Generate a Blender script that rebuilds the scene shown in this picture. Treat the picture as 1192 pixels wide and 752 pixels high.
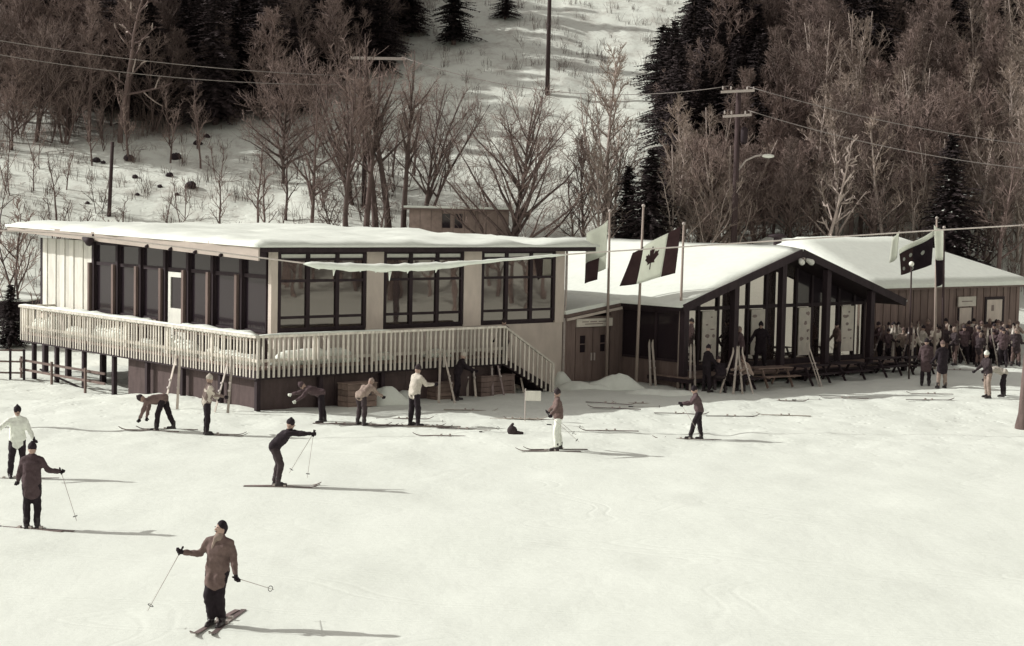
import bpy, bmesh, math, random
import numpy as np
from mathutils import Vector, Matrix

for o in list(bpy.data.objects): bpy.data.objects.remove(o)
scene = bpy.context.scene
R = math.radians

# ------------------------------------------------------------------ camera, sky, sun, exposure
CAMH, FPX, IW, IH = 6.9, 1976.0, 1192, 752
PITCH, ROLL = R(3.94), R(1.15)
cam_d = bpy.data.cameras.new('camera'); cam = bpy.data.objects.new('camera', cam_d)
scene.collection.objects.link(cam); scene.camera = cam
cam_d.sensor_fit = 'HORIZONTAL'; cam_d.sensor_width = 36.0; cam_d.lens = 36.0 * FPX / IW
cam_d.clip_start = 0.5; cam_d.clip_end = 3000
cam.matrix_world = Matrix.Translation((0, 0, CAMH)) @ Matrix.Rotation(math.pi/2 - PITCH, 4, 'X') @ Matrix.Rotation(ROLL, 4, 'Z')

SUN_DIR = Vector((-0.985, 0.12, 0)).normalized()       # horizontal direction towards the sun
SUN_EL = R(31)
world = bpy.data.worlds.new('World'); scene.world = world; world.use_nodes = True
wn = world.node_tree; wn.nodes.clear()
sky = wn.nodes.new('ShaderNodeTexSky'); sky.sky_type = 'NISHITA'; sky.sun_disc = False
sky.sun_elevation = SUN_EL
sky.sun_rotation = math.atan2(SUN_DIR.x, SUN_DIR.y) % (2*math.pi)
sky.altitude = 300; sky.air_density = 1.0; sky.dust_density = 1.5
bw = wn.nodes.new('ShaderNodeRGBToBW')                  # the photograph is toned monochrome
mixt = wn.nodes.new('ShaderNodeMixRGB'); mixt.blend_type = 'MULTIPLY'; mixt.inputs[0].default_value = 1
mixt.inputs[2].default_value = (1.05, 0.97, 0.93, 1)
bg = wn.nodes.new('ShaderNodeBackground'); bg.inputs[1].default_value = 0.15
wo = wn.nodes.new('ShaderNodeOutputWorld')
wn.links.new(sky.outputs[0], bw.inputs[0]); wn.links.new(bw.outputs[0], mixt.inputs[1])
wn.links.new(mixt.outputs[0], bg.inputs[0]); wn.links.new(bg.outputs[0], wo.inputs[0])
sun_d = bpy.data.lights.new('sun', 'SUN'); sun_d.energy = 3.1; sun_d.angle = R(0.6); sun_d.color = (1.0, 0.985, 0.94)
sun = bpy.data.objects.new('sun', sun_d); scene.collection.objects.link(sun)
sv = Vector((SUN_DIR.x*math.cos(SUN_EL), SUN_DIR.y*math.cos(SUN_EL), math.sin(SUN_EL)))
sun.rotation_euler = sv.to_track_quat('Z', 'Y').to_euler(); sun.location = (-60, 20, 60)
vs = scene.view_settings
vs.view_transform = 'Standard'; vs.look = 'None'; vs.gamma = 1.0; vs.use_curve_mapping = False; vs.exposure = 0.30
scene.render.engine = 'CYCLES'

# ------------------------------------------------------------------ helpers: scene graph
col = scene.collection
def tag(o, label=None, cat=None, group=None, kind=None):
    if label: o['label'] = label
    if cat: o['category'] = cat
    if group: o['group'] = group
    if kind: o['kind'] = kind
    return o
def empty(name, loc=(0, 0, 0), rz=0.0, parent=None):
    o = bpy.data.objects.new(name, None); col.objects.link(o)
    o.location = loc; o.rotation_euler = (0, 0, rz); o.empty_display_size = 0.2
    if parent: o.parent = parent
    return o
def link_mesh(name, me, parent=None, loc=None, rot=None):
    o = bpy.data.objects.new(name, me); col.objects.link(o)
    if parent: o.parent = parent
    if loc is not None: o.location = loc
    if rot is not None: o.rotation_euler = rot
    return o
def copy_tree(o, parent=None):
    c = o.copy(); col.objects.link(c); c.parent = parent
    for ch in list(o.children): copy_tree(ch, c)
    return c

class MB:
    def __init__(s): s.v = []; s.f = []
    def add(s, vs_, fs):
        n = len(s.v); s.v.extend([tuple(p) for p in vs_]); s.f.extend([tuple(i+n for i in f) for f in fs]); return s
    def box(s, a, b):
        x0, y0, z0 = a; x1, y1, z1 = b
        return s.add([(x0,y0,z0),(x1,y0,z0),(x1,y1,z0),(x0,y1,z0),(x0,y0,z1),(x1,y0,z1),(x1,y1,z1),(x0,y1,z1)],
                     [(3,2,1,0),(4,5,6,7),(0,1,5,4),(1,2,6,5),(2,3,7,6),(3,0,4,7)])
    def hexa(s, bot, top):
        return s.add(list(bot)+list(top), [(3,2,1,0),(4,5,6,7),(0,1,5,4),(1,2,6,5),(2,3,7,6),(3,0,4,7)])
    def bar(s, a, b, w, h, up=(0, 0, 1)):
        a = Vector(a); b = Vector(b); d = (b-a).normalized(); up = Vector(up)
        if abs(d.dot(up)) > .98: up = Vector((1, 0, 0))
        x = d.cross(up).normalized()*w/2; y = x.cross(d).normalized()*h/2
        return s.hexa([a-x-y, a+x-y, a+x+y, a-x+y], [b-x-y, b+x-y, b+x+y, b-x+y])
    def tube(s, pts, rad, sides=6, caps=True):
        pts = [Vector(p) for p in pts]; n = len(pts); base = len(s.v)
        for i, p in enumerate(pts):
            d = (pts[min(i+1, n-1)]-pts[max(i-1, 0)])
            d = d.normalized() if d.length > 1e-9 else Vector((0, 0, 1))
            x = d.cross(Vector((.31, .17, .93)) if abs(d.z) < .9 else Vector((1, .1, 0))).normalized(); y = d.cross(x)
            r = rad[i] if hasattr(rad, '__len__') else rad
            for k in range(sides):
                t = 2*math.pi*k/sides; q = p+x*(r*math.cos(t))+y*(r*math.sin(t)); s.v.append((q.x, q.y, q.z))
        for i in range(n-1):
            for k in range(sides):
                k2 = (k+1) % sides; o = base+i*sides
                s.f.append((o+k, o+k2, o+sides+k2, o+sides+k))
        if caps and sides >= 3:
            s.f.append(tuple(base+k for k in reversed(range(sides)))); s.f.append(tuple(base+(n-1)*sides+k for k in range(sides)))
        return s
    def cap(s, a, b, ra, rb, sides=10, hr=3):
        a = Vector(a); b = Vector(b); d = b-a
        d = d.normalized() if d.length > 1e-6 else Vector((0, 0, 1))
        pts = []; rr = []
        for i in range(hr+1):
            t = math.pi/2*(1-i/hr)*0.97; pts.append(a-d*ra*math.sin(t)); rr.append(max(ra*math.cos(t), .001))
        for i in range(hr+1):
            t = math.pi/2*(i/hr)*0.97; pts.append(b+d*rb*math.sin(t)); rr.append(max(rb*math.cos(t), .001))
        x = d.cross(Vector((.31, .17, .93)) if abs(d.z) < .9 else Vector((1, .1, 0))).normalized(); y = d.cross(x)
        base = len(s.v); n = len(pts)
        for p, r in zip(pts, rr):
            for k in range(sides):
                t = 2*math.pi*k/sides; q = p+x*(r*math.cos(t))+y*(r*math.sin(t)); s.v.append((q.x, q.y, q.z))
        for i in range(n-1):
            for k in range(sides):
                k2 = (k+1) % sides; o = base+i*sides; s.f.append((o+k, o+k2, o+sides+k2, o+sides+k))
        s.f.append(tuple(base+k for k in reversed(range(sides)))); s.f.append(tuple(base+(n-1)*sides+k for k in range(sides)))
        return s
    def ell(s, c, r, n=10, m=7, axis=None):
        c = Vector(c); base = len(s.v)
        Q = Vector((0, 0, 1)).rotation_difference(Vector(axis)).to_matrix() if axis is not None else Matrix.Identity(3)
        for j in range(m+1):
            ph = math.pi*(j+.02 if j == 0 else (j-.02 if j == m else j))/m
            for k in range(n):
                t = 2*math.pi*k/n
                q = c+Q @ Vector((r[0]*math.sin(ph)*math.cos(t), r[1]*math.sin(ph)*math.sin(t), r[2]*math.cos(ph)))
                s.v.append((q.x, q.y, q.z))
        for j in range(m):
            for k in range(n):
                k2 = (k+1) % n; o = base+j*n; s.f.append((o+k, o+n+k, o+n+k2, o+k2))
        s.f.append(tuple(base+k for k in range(n))); s.f.append(tuple(base+m*n+k for k in reversed(range(n))))
        return s
    def mesh(s, name, mat, smooth=False):
        me = bpy.data.meshes.new(name); me.from_pydata(s.v, [], s.f); me.materials.append(mat)
        if smooth: me.polygons.foreach_set('use_smooth', [True]*len(me.polygons))
        me.update(); return me
    def build(s, name, mat, parent=None, smooth=False, loc=None, rot=None):
        return link_mesh(name, s.mesh(name, mat, smooth), parent, loc, rot)

# ------------------------------------------------------------------ helpers: materials
def M(name, c, rough=.8, var=.22, scale=5.0, stretch=(1, 1, 1), bump=.0, spec=.2, rnd=.12, fine=0.0):
    m = bpy.data.materials.new(name); m.use_nodes = True; nt = m.node_tree; N = nt.nodes; L = nt.links
    p = N['Principled BSDF']; p.inputs['Roughness'].default_value = rough; p.inputs['Specular IOR Level'].default_value = spec
    tc = N.new('ShaderNodeTexCoord'); mp = N.new('ShaderNodeMapping'); mp.inputs['Scale'].default_value = stretch
    nz = N.new('ShaderNodeTexNoise'); nz.inputs['Scale'].default_value = scale; nz.inputs['Detail'].default_value = 5; nz.inputs['Roughness'].default_value = .65
    L.new(tc.outputs['Object'], mp.inputs[0]); L.new(mp.outputs[0], nz.inputs[0])
    mr = N.new('ShaderNodeMapRange'); mr.inputs[1].default_value = .3; mr.inputs[2].default_value = .7
    mr.inputs[3].default_value = 1-var; mr.inputs[4].default_value = 1+var; L.new(nz.outputs[0], mr.inputs[0])
    oi = N.new('ShaderNodeObjectInfo'); m2 = N.new('ShaderNodeMapRange')
    m2.inputs[3].default_value = 1-rnd; m2.inputs[4].default_value = 1+rnd; L.new(oi.outputs['Random'], m2.inputs[0])
    mu = N.new('ShaderNodeMath'); mu.operation = 'MULTIPLY'; L.new(mr.outputs[0], mu.inputs[0]); L.new(m2.outputs[0], mu.inputs[1])
    vm = N.new('ShaderNodeVectorMath'); vm.operation = 'SCALE'; vm.inputs[0].default_value = c[:3]; L.new(mu.outputs[0], vm.inputs['Scale'])
    L.new(vm.outputs[0], p.inputs['Base Color'])
    if bump:
        b = N.new('ShaderNodeBump'); b.inputs['Strength'].default_value = bump; b.inputs['Distance'].default_value = .05
        L.new(nz.outputs[0], b.inputs['Height']); L.new(b.outputs[0], p.inputs['Normal'])
    return m
def glass(name, fac, tint, wav=.02):
    m = bpy.data.materials.new(name); m.use_nodes = True; nt = m.node_tree; N = nt.nodes; L = nt.links
    p = N['Principled BSDF']; p.inputs['Base Color'].default_value = (*tint, 1); p.inputs['Roughness'].default_value = .15; p.inputs['Specular IOR Level'].default_value = .12
    g = N.new('ShaderNodeBsdfGlossy'); g.inputs['Roughness'].default_value = .02; g.inputs['Color'].default_value = (.96, .88, .80, 1)
    mx = N.new('ShaderNodeMixShader'); mx.inputs[0].default_value = fac
    tc = N.new('ShaderNodeTexCoord'); nz = N.new('ShaderNodeTexNoise'); nz.inputs['Scale'].default_value = .9; nz.inputs['Detail'].default_value = 1
    b = N.new('ShaderNodeBump'); b.inputs['Strength'].default_value = wav; b.inputs['Distance'].default_value = .6
    L.new(tc.outputs['Object'], nz.inputs[0]); L.new(nz.outputs[0], b.inputs['Height']); L.new(b.outputs[0], g.inputs['Normal'])
    L.new(p.outputs[0], mx.inputs[1]); L.new(g.outputs[0], mx.inputs[2]); L.new(mx.outputs[0], N['Material Output'].inputs[0])
    return m
m_snow = M('snow_heap', (.79, .83, .755), .75, .05, 3, bump=.35, spec=.15, rnd=.02)
m_white = M('pale_paint', (.66, .64, .575), .6, .14, 4, (1, 1, .3), bump=.1)
m_trim = M('white_trim', (.74, .74, .67), .5, .08, 4)
m_beige = M('beige_lifted_for_shade', (.56, .49, .43), .7, .12, 2, (1, 1, .4), bump=.1)  # colour lightened to offset the shade on the pilasters
m_fascia = M('beige_for_sun', (.40, .345, .30), .7, .15, 2, (1, .3, 1), bump=.1)  # the same beige kept darker because sun falls on the fascia
m_rail = M('weathered_pale_paint', (.64, .60, .53), .75, .28, 7, (1, 1, .25), bump=.15, rnd=.22)
m_dark = M('dark_stained_wood', (.033, .0225, .026), .7, .3, 6, (1, 1, .2), bump=.1)
m_brown = M('brown_boards', (.165, .122, .108), .8, .22, 5, (1, 1, .15), bump=.2, rnd=.14)
m_hut = M('hut_boards', (.215, .16, .142), .8, .22, 5, (1, 1, .15), bump=.2, rnd=.13)
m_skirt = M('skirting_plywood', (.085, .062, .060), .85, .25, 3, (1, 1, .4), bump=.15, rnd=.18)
m_wood = M('raw_wood', (.21, .155, .13), .85, .3, 6, (.3, 1, 1), bump=.2, rnd=.2)
m_concrete = M('concrete', (.3, .27, .25), .9, .2, 3, bump=.3)
m_inside = M('dim_interior', (.03, .022, .024), .9, .3, 2)  # near-black colour stands in for unlit rooms behind the glass
m_glassL = glass('window_glass_dark', .03, (.022, .016, .02), .01)
m_glassR = glass('window_glass', .17, (.02, .015, .016), .004)
m_glassG = glass('porch_glass', .36, (.03, .022, .022), .004)
m_metal = M('galvanised_metal', (.42, .37, .34), .45, .15, 8, spec=.5)
m_polew = M('pole_wood', (.055, .038, .038), .85, .3, 5, (1, 1, .1), bump=.3)
m_polel = M('pale_flagpole', (.33, .27, .235), .6, .2, 5, (1, 1, .2))
m_wire = M('wire_metal', (.24, .215, .20), .6, .15, 3)
m_cable = M('frosted_cable', (.55, .50, .46), .6, .15, 3)
m_bark = M('bark', (.135, .099, .09), .9, .35, 4, (1, 1, .3), bump=.4, rnd=.3)
m_twig = M('twigs', (.215, .163, .145), .9, .3, 1.5, rnd=.35)
m_palebark = M('pale_bark', (.40, .335, .30), .85, .3, 3, bump=.3, rnd=.1)
m_paletwig = M('pale_twigs', (.29, .235, .20), .9, .3, 1.5, rnd=.25)
m_needle = M('needles', (.046, .035, .036), .9, .4, 1.2, rnd=.3)
m_brush = M('brush', (.17, .128, .112), .9, .35, .8)
m_board = M('sign_board', (.60, .56, .49), .6, .12, 3)
m_ink = M('sign_ink', (.26, .21, .19), .7, .2, 6)
m_flagw = M('flag_white', (.78, .80, .73), .8, .05, 3)
m_flagr = M('flag_red', (.115, .072, .075), .8, .15, 3)
m_flagd = M('flag_dark', (.05, .036, .045), .8, .2, 3)
def thin_cloth(m):
    nt = m.node_tree; p = nt.nodes['Principled BSDF']; tr = nt.nodes.new('ShaderNodeBsdfTranslucent'); mx = nt.nodes.new('ShaderNodeMixShader'); mx.inputs[0].default_value = .6
    nt.links.new(p.inputs['Base Color'].links[0].from_socket, tr.inputs[0])
    nt.links.new(p.outputs[0], mx.inputs[1]); nt.links.new(tr.outputs[0], mx.inputs[2]); nt.links.new(mx.outputs[0], nt.nodes['Material Output'].inputs[0])
for m_ in (m_flagw, m_flagr, m_flagd): thin_cloth(m_)
m_skin = M('skin', (.40, .28, .23), .6, .08, 8)
m_eye = M('eye', (.02, .015, .016), .4, .0, 5)
m_ski = M('ski_base', (.16, .12, .115), .35, .3, 5, spec=.4, rnd=.4)
m_skil = M('ski_pale', (.42, .37, .32), .4, .2, 5, spec=.4, rnd=.25)
m_boot = M('boot_leather', (.025, .018, .02), .4, .2, 5, spec=.4)
CL = {
 'black': M('cloth_black', (.022, .016, .020), .85, .3, 9),
 'charcoal': M('cloth_charcoal', (.05, .037, .04), .85, .3, 9, bump=.2),
 'plum': M('cloth_plum', (.085, .058, .062), .85, .25, 9, bump=.2),
 'brown': M('cloth_brown', (.155, .108, .098), .85, .25, 9, bump=.2),
 'tan': M('cloth_tan', (.30, .235, .20), .85, .25, 9, bump=.2),
 'pale': M('cloth_pale', (.50, .46, .40), .85, .15, 9, bump=.2),
 'white': M('cloth_white', (.72, .74, .67), .85, .1, 9, bump=.2),
}
def patterned(name, a, b, sc):
    m = bpy.data.materials.new(name); m.use_nodes = True; N = m.node_tree.nodes; L = m.node_tree.links
    p = N['Principled BSDF']; p.inputs['Roughness'].default_value = .85
    tc = N.new('ShaderNodeTexCoord'); vo = N.new('ShaderNodeTexVoronoi'); vo.inputs['Scale'].default_value = sc
    cr = N.new('ShaderNodeValToRGB'); cr.color_ramp.interpolation = 'CONSTANT'
    cr.color_ramp.elements[0].color = (*a, 1); cr.color_ramp.elements[1].color = (*b, 1); cr.color_ramp.elements[1].position = .48
    L.new(tc.outputs['Object'], vo.inputs[0]); L.new(vo.outputs['Color'], cr.inputs[0]); L.new(cr.outputs[0], p.inputs['Base Color'])
    return m
CL['patterned'] = patterned('cloth_patterned', (.58, .52, .45), (.2, .15, .135), 7.0)

# ------------------------------------------------------------------ terrain and placement
def sst(a, b, x):
    t = np.clip((x-a)/(b-a), 0, 1); return t*t*(3-2*t)
BANG = math.atan2(.657, .754)
UX, UY = math.cos(BANG), math.sin(BANG)
CX, CY = -8.316, 55.20                                   # ground point under the deck corner
def soft(x, k): return np.where(x > 20*k, x, k*np.log1p(np.exp(np.clip(x/k, -30, 30))))
def vnoise(x, y, seed):
    "smooth lattice noise in -1..1"
    xi = np.floor(x); yi = np.floor(y); fx = x-xi; fy = y-yi
    fx = fx*fx*fx*(fx*(fx*6-15)+10); fy = fy*fy*fy*(fy*(fy*6-15)+10)
    def hsh(a, b):
        n = np.sin(a*127.1+b*311.7+seed*74.7)*43758.5453; return (n-np.floor(n))*2-1
    a = hsh(xi, yi); b = hsh(xi+1, yi); c = hsh(xi, yi+1); d = hsh(xi+1, yi+1)
    return (a*(1-fx)+b*fx)*(1-fy)+(c*(1-fx)+d*fx)*fy
def gz(x, y):
    x = np.asarray(x, float); y = np.asarray(y, float)
    u = (x-CX)*UX+(y-CY)*UY; v = -(x-CX)*UY+(y-CY)*UX
    h = .43*soft(y-88-1.5*np.sin(x*.045+1.0), 2.2)
    h = np.where(h > 34, 34+(h-34)*.25, h)
    h = h + .30*soft(x-78, 4)*sst(130, 80, y) + .26*soft(-x-125, 5)*sst(130, 80, y) + .22*soft(-y-25, 6)
    rough = sst(88, 100, y)
    h = h + rough*(.5*vnoise(x*.09, y*.11, 1)+.15*vnoise(x*.33, y*.3, 2)+.09*vnoise(x*.9, y*.8, 3))
    h = h - .42*sst(5, 10.5, v)*sst(34, 22, v)*sst(-9, -2, u)
    h = h + .07*vnoise(x*.17, y*.2, 4)+.028*vnoise(x*.6, y*.55, 5)+.010*vnoise(x*1.7, y*1.6, 6)
    tr = sst(44, 52, y)*sst(90, 80, y)
    h = h + tr*(.035*vnoise(x*1.5, y*1.3, 7)+.022*vnoise(x*3.1, y*2.9, 8))
    return h
def gh(x, y): return float(gz(x, y))
CR = (Matrix.Rotation(math.pi/2-PITCH, 3, 'X') @ Matrix.Rotation(ROLL, 3, 'Z'))
def ray(px, py): return CR @ Vector(((px-IW/2)/FPX, -(py-IH/2)/FPX, -1.0))
def on_ground(px, py, y0=20.0):
    "world point of the terrain that a measured image point belongs to"
    r = ray(px, py); prev = y0; y = y0
    while y < 260:
        t = y/r.y
        if CAMH+r.z*t < gh(r.x*t, y): break
        prev = y; y += .5
    lo, hi = prev, y
    for _ in range(14):
        mid = (lo+hi)/2; t = mid/r.y
        if CAMH+r.z*t < gh(r.x*t, mid): hi = mid
        else: lo = mid
    t = hi/r.y; return Vector((r.x*t, hi, gh(r.x*t, hi)))
def at_depth(px, py, Y):
    r = ray(px, py); t = Y/r.y; return Vector((r.x*t, Y, CAMH+r.z*t))
def loc(u, v, z=0.0): return Vector((CX+u*UX-v*UY, CY+u*UY+v*UX, z))

def ground_material():
    m = bpy.data.materials.new('snow_ground'); m.use_nodes = True; nt = m.node_tree; N = nt.nodes; L = nt.links
    p = N['Principled BSDF']; p.inputs['Roughness'].default_value = .7; p.inputs['Specular IOR Level'].default_value = .12
    tc = N.new('ShaderNodeTexCoord')
    def noise(sc, det, stretch=(1, 1, 1), rg=.6):
        mp = N.new('ShaderNodeMapping'); mp.inputs['Scale'].default_value = stretch
        n = N.new('ShaderNodeTexNoise'); n.inputs['Scale'].default_value = sc; n.inputs['Detail'].default_value = det; n.inputs['Roughness'].default_value = rg
        L.new(tc.outputs['Object'], mp.inputs[0]); L.new(mp.outputs[0], n.inputs[0]); return n
    n1 = noise(.25, 6); n2 = noise(3.0, 8, (1, 1, 1), .7)
    cr = N.new('ShaderNodeValToRGB'); cr.color_ramp.elements[0].color = (.765, .805, .73, 1); cr.color_ramp.elements[1].color = (.81, .85, .775, 1)
    cr.color_ramp.elements[0].position = .3; cr.color_ramp.elements[1].position = .7
    L.new(n1.outputs[0], cr.inputs[0])
    # scattered debris, needles and dirty trampled snow close to the buildings
    dn = noise(2.3, 7, (1, 1, 1), .75)
    dr = N.new('ShaderNodeMapRange'); dr.inputs[1].default_value = .63; dr.inputs[2].default_value = .72; L.new(dn.outputs[0], dr.inputs[0])
    geo = N.new('ShaderNodeNewGeometry'); sep = N.new('ShaderNodeSeparateXYZ'); L.new(geo.outputs['Position'], sep.inputs[0])
    ymask = N.new('ShaderNodeMapRange'); ymask.inputs[1].default_value = 46; ymask.inputs[2].default_value = 66; ymask.inputs[3].default_value = .05; ymask.inputs[4].default_value = .42
    L.new(sep.outputs[1], ymask.inputs[0])
    mm = N.new('ShaderNodeMath'); mm.operation = 'MULTIPLY'; L.new(dr.outputs[0], mm.inputs[0]); L.new(ymask.outputs[0], mm.inputs[1])
    mix = N.new('ShaderNodeMixRGB'); mix.inputs[2].default_value = (.36, .30, .265, 1); L.new(mm.outputs[0], mix.inputs[0]); L.new(cr.outputs[0], mix.inputs[1])
    # patchy dark brown ground colour under the woods on the hill
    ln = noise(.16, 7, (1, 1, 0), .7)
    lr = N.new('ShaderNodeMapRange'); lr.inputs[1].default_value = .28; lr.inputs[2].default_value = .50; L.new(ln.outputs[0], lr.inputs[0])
    att = N.new('ShaderNodeAttribute'); att.attribute_name = 'dark_ground'
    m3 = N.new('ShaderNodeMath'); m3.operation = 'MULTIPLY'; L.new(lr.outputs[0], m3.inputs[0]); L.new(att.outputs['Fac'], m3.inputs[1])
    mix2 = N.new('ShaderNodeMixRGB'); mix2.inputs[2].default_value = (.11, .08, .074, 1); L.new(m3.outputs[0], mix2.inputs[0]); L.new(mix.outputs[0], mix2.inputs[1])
    hn = noise(.55, 8, (1, 1, 0), .78)
    hr = N.new('ShaderNodeMapRange'); hr.inputs[1].default_value = .47; hr.inputs[2].default_value = .66; L.new(hn.outputs[0], hr.inputs[0])
    hm = N.new('ShaderNodeMapRange'); hm.inputs[1].default_value = 90; hm.inputs[2].default_value = 104; hm.inputs[3].default_value = 0; hm.inputs[4].default_value = .55; L.new(sep.outputs[1], hm.inputs[0])
    hk = N.new('ShaderNodeMath'); hk.operation = 'MULTIPLY'; L.new(hr.outputs[0], hk.inputs[0]); L.new(hm.outputs[0], hk.inputs[1])
    mix3 = N.new('ShaderNodeMixRGB'); mix3.inputs[2].default_value = (.30, .25, .215, 1); L.new(hk.outputs[0], mix3.inputs[0]); L.new(mix2.outputs[0], mix3.inputs[1])
    L.new(mix3.outputs[0], p.inputs['Base Color'])
    # relief: lumps, grain and long faint ski tracks
    tk = noise(1.0, 4, (.12, 2.2, 1), .6); tk2 = noise(1.3, 3, (.9, .35, 1), .6)
    ad = N.new('ShaderNodeMath'); ad.operation = 'ADD'; L.new(n2.outputs[0], ad.inputs[0]); L.new(tk.outputs[0], ad.inputs[1])
    ad2 = N.new('ShaderNodeMath'); ad2.operation = 'ADD'; L.new(ad.outputs[0], ad2.inputs[0]); L.new(tk2.outputs[0], ad2.inputs[1])
    tot = ad2.outputs[0]
    def minus(sock, k):
        nonlocal tot
        q = N.new('ShaderNodeMath'); q.operation = 'MULTIPLY_ADD'; q.inputs[1].default_value = -k
        L.new(sock, q.inputs[0]); L.new(tot, q.inputs[2]); tot = q.outputs[0]
    for sc, st, rz, wd, k in ((.11, (.35, 1.6, 0), .18, .0035, .9), (.13, (.3, 1.3, 0), -.35, .003, .8), (.10, (.5, 1.2, 0), .75, .0028, .7), (.16, (.25, 1.9, 0), .02, .004, .8)):
        mp = N.new('ShaderNodeMapping'); mp.inputs['Scale'].default_value = st; mp.inputs['Rotation'].default_value = (0, 0, rz); mp.inputs['Location'].default_value = (rz*37, sc*91, 0)
        nn = N.new('ShaderNodeTexNoise'); nn.inputs['Scale'].default_value = sc; nn.inputs['Detail'].default_value = 1.2; L.new(tc.outputs['Object'], mp.inputs[0]); L.new(mp.outputs[0], nn.inputs[0])
        # ski tracks: paired contour lines of a long soft noise
        for lv in (.42, .433, .53, .543):
            su = N.new('ShaderNodeMath'); su.operation = 'SUBTRACT'; su.inputs[1].default_value = lv; L.new(nn.outputs[0], su.inputs[0])
            ab = N.new('ShaderNodeMath'); ab.operation = 'ABSOLUTE'; L.new(su.outputs[0], ab.inputs[0])
            mr = N.new('ShaderNodeMapRange'); mr.interpolation_type = 'SMOOTHSTEP'; mr.inputs[1].default_value = 0; mr.inputs[2].default_value = wd; mr.inputs[3].default_value = 1; mr.inputs[4].default_value = 0; L.new(ab.outputs[0], mr.inputs[0]); minus(mr.outputs[0], k*.30)
    # boot prints and churned snow towards the buildings
    vo = N.new('ShaderNodeTexVoronoi'); vo.inputs['Scale'].default_value = 2.6; L.new(tc.outputs['Object'], vo.inputs[0])
    vr = N.new('ShaderNodeMapRange'); vr.inputs[1].default_value = .08; vr.inputs[2].default_value = .28; vr.inputs[3].default_value = 1; vr.inputs[4].default_value = 0; L.new(vo.outputs['Distance'], vr.inputs[0])
    cm = N.new('ShaderNodeMapRange'); cm.inputs[1].default_value = 45; cm.inputs[2].default_value = 56; cm.inputs[3].default_value = .04; cm.inputs[4].default_value = 1.3; L.new(sep.outputs[1], cm.inputs[0])
    vm_ = N.new('ShaderNodeMath'); vm_.operation = 'MULTIPLY'; L.new(vr.outputs[0], vm_.inputs[0]); L.new(cm.outputs[0], vm_.inputs[1]); minus(vm_.outputs[0], 1.0)
    b = N.new('ShaderNodeBump'); b.inputs['Strength'].default_value = .3; b.inputs['Distance'].default_value = .06
    L.new(tot, b.inputs['Height']); L.new(b.outputs[0], p.inputs['Normal'])
    return m
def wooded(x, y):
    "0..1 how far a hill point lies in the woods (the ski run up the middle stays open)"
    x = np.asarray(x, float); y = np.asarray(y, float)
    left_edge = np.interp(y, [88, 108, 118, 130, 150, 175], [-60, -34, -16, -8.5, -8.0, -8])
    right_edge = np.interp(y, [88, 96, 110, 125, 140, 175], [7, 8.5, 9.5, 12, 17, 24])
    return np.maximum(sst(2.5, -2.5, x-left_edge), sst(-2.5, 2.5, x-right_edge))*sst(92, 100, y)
def build_ground():
    def axis(parts):
        a = []
        for lo, hi, st in parts: a.extend(np.arange(lo, hi, st))
        return np.array(a)
    xs = axis([(-600, -140, 40), (-140, -60, 5), (-60, -26, 1.4), (-26, 27, .24), (27, 60, 1.4), (60, 140, 5), (140, 601, 40)])
    ys = axis([(-300, -40, 20), (-40, 22, 2.5), (22, 76, .26), (76, 175, 1.0), (175, 260, 5), (260, 900, 40)])
    X, Y = np.meshgrid(xs, ys); Z = gz(X, Y)
    nx, ny = len(xs), len(ys)
    co = np.stack([X, Y, Z], -1).reshape(-1, 3)
    i = np.arange((ny-1)*(nx-1)); r = i//(nx-1); c = i % (nx-1); a = r*nx+c
    fs = np.stack([a, a+1, a+nx+1, a+nx], -1)
    me = bpy.data.meshes.new('ground'); me.vertices.add(len(co)); me.vertices.foreach_set('co', co.ravel())
    me.loops.add(fs.size); me.loops.foreach_set('vertex_index', fs.ravel())
    me.polygons.add(len(fs)); me.polygons.foreach_set('loop_start', np.arange(len(fs))*4); me.polygons.foreach_set('use_smooth', np.ones(len(fs), bool))
    me.update(calc_edges=True)
    at = me.attributes.new('dark_ground', 'FLOAT', 'POINT')
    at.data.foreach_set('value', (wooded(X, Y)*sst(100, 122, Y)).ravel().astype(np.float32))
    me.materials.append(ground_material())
    return tag(link_mesh('ground', me), kind='structure')
build_ground()
rng = random.Random(7)

def heap(name, cx, cy, rx, ry, h, label, seed=0, rz=0.0, mat=None, cat='snow pile', group=None):
    "an uneven low mound with its skirt sunk into the ground"
    rr = random.Random(seed); n, k = 26, 8; mb = MB(); ph = [rr.uniform(0, 6.28) for _ in range(6)]
    z0 = gh(cx, cy); vs_ = [(0, 0, h)]
    for j in range(1, k+1):
        q = j/k
        for i in range(n):
            t = 2*math.pi*i/n
            w = 1+.16*math.sin(2*t+ph[0])+.11*math.sin(3*t+ph[1])+.07*math.sin(5*t+ph[2])
            x = rx*q*w*math.cos(t); y = ry*q*w*math.sin(t)
            z = h*(1-q**2.2)*(1+.18*math.sin(4*x+ph[3])*math.cos(4.5*y+ph[4])) - .10*q**4
            z += .10*h*float(vnoise(np.array(x*3.1+seed), np.array(y*3.3), 9))+.06*h*float(vnoise(np.array(x*7+seed), np.array(y*7), 10))
            if j == k: z = -.14
            vs_.append((x, y, z))
    fs = [(0, 1+i, 1+(i+1) % n) for i in range(n)]
    for j in range(k-1):
        for i in range(n):
            a = 1+j*n+i; b = 1+j*n+(i+1) % n; fs.append((a, a+n, b+n, b))
    mb.add(vs_, fs)
    o = mb.build(name, mat or m_snow, None, True, (cx, cy, z0), (0, 0, rz))
    return tag(o, label, cat, group)

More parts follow.
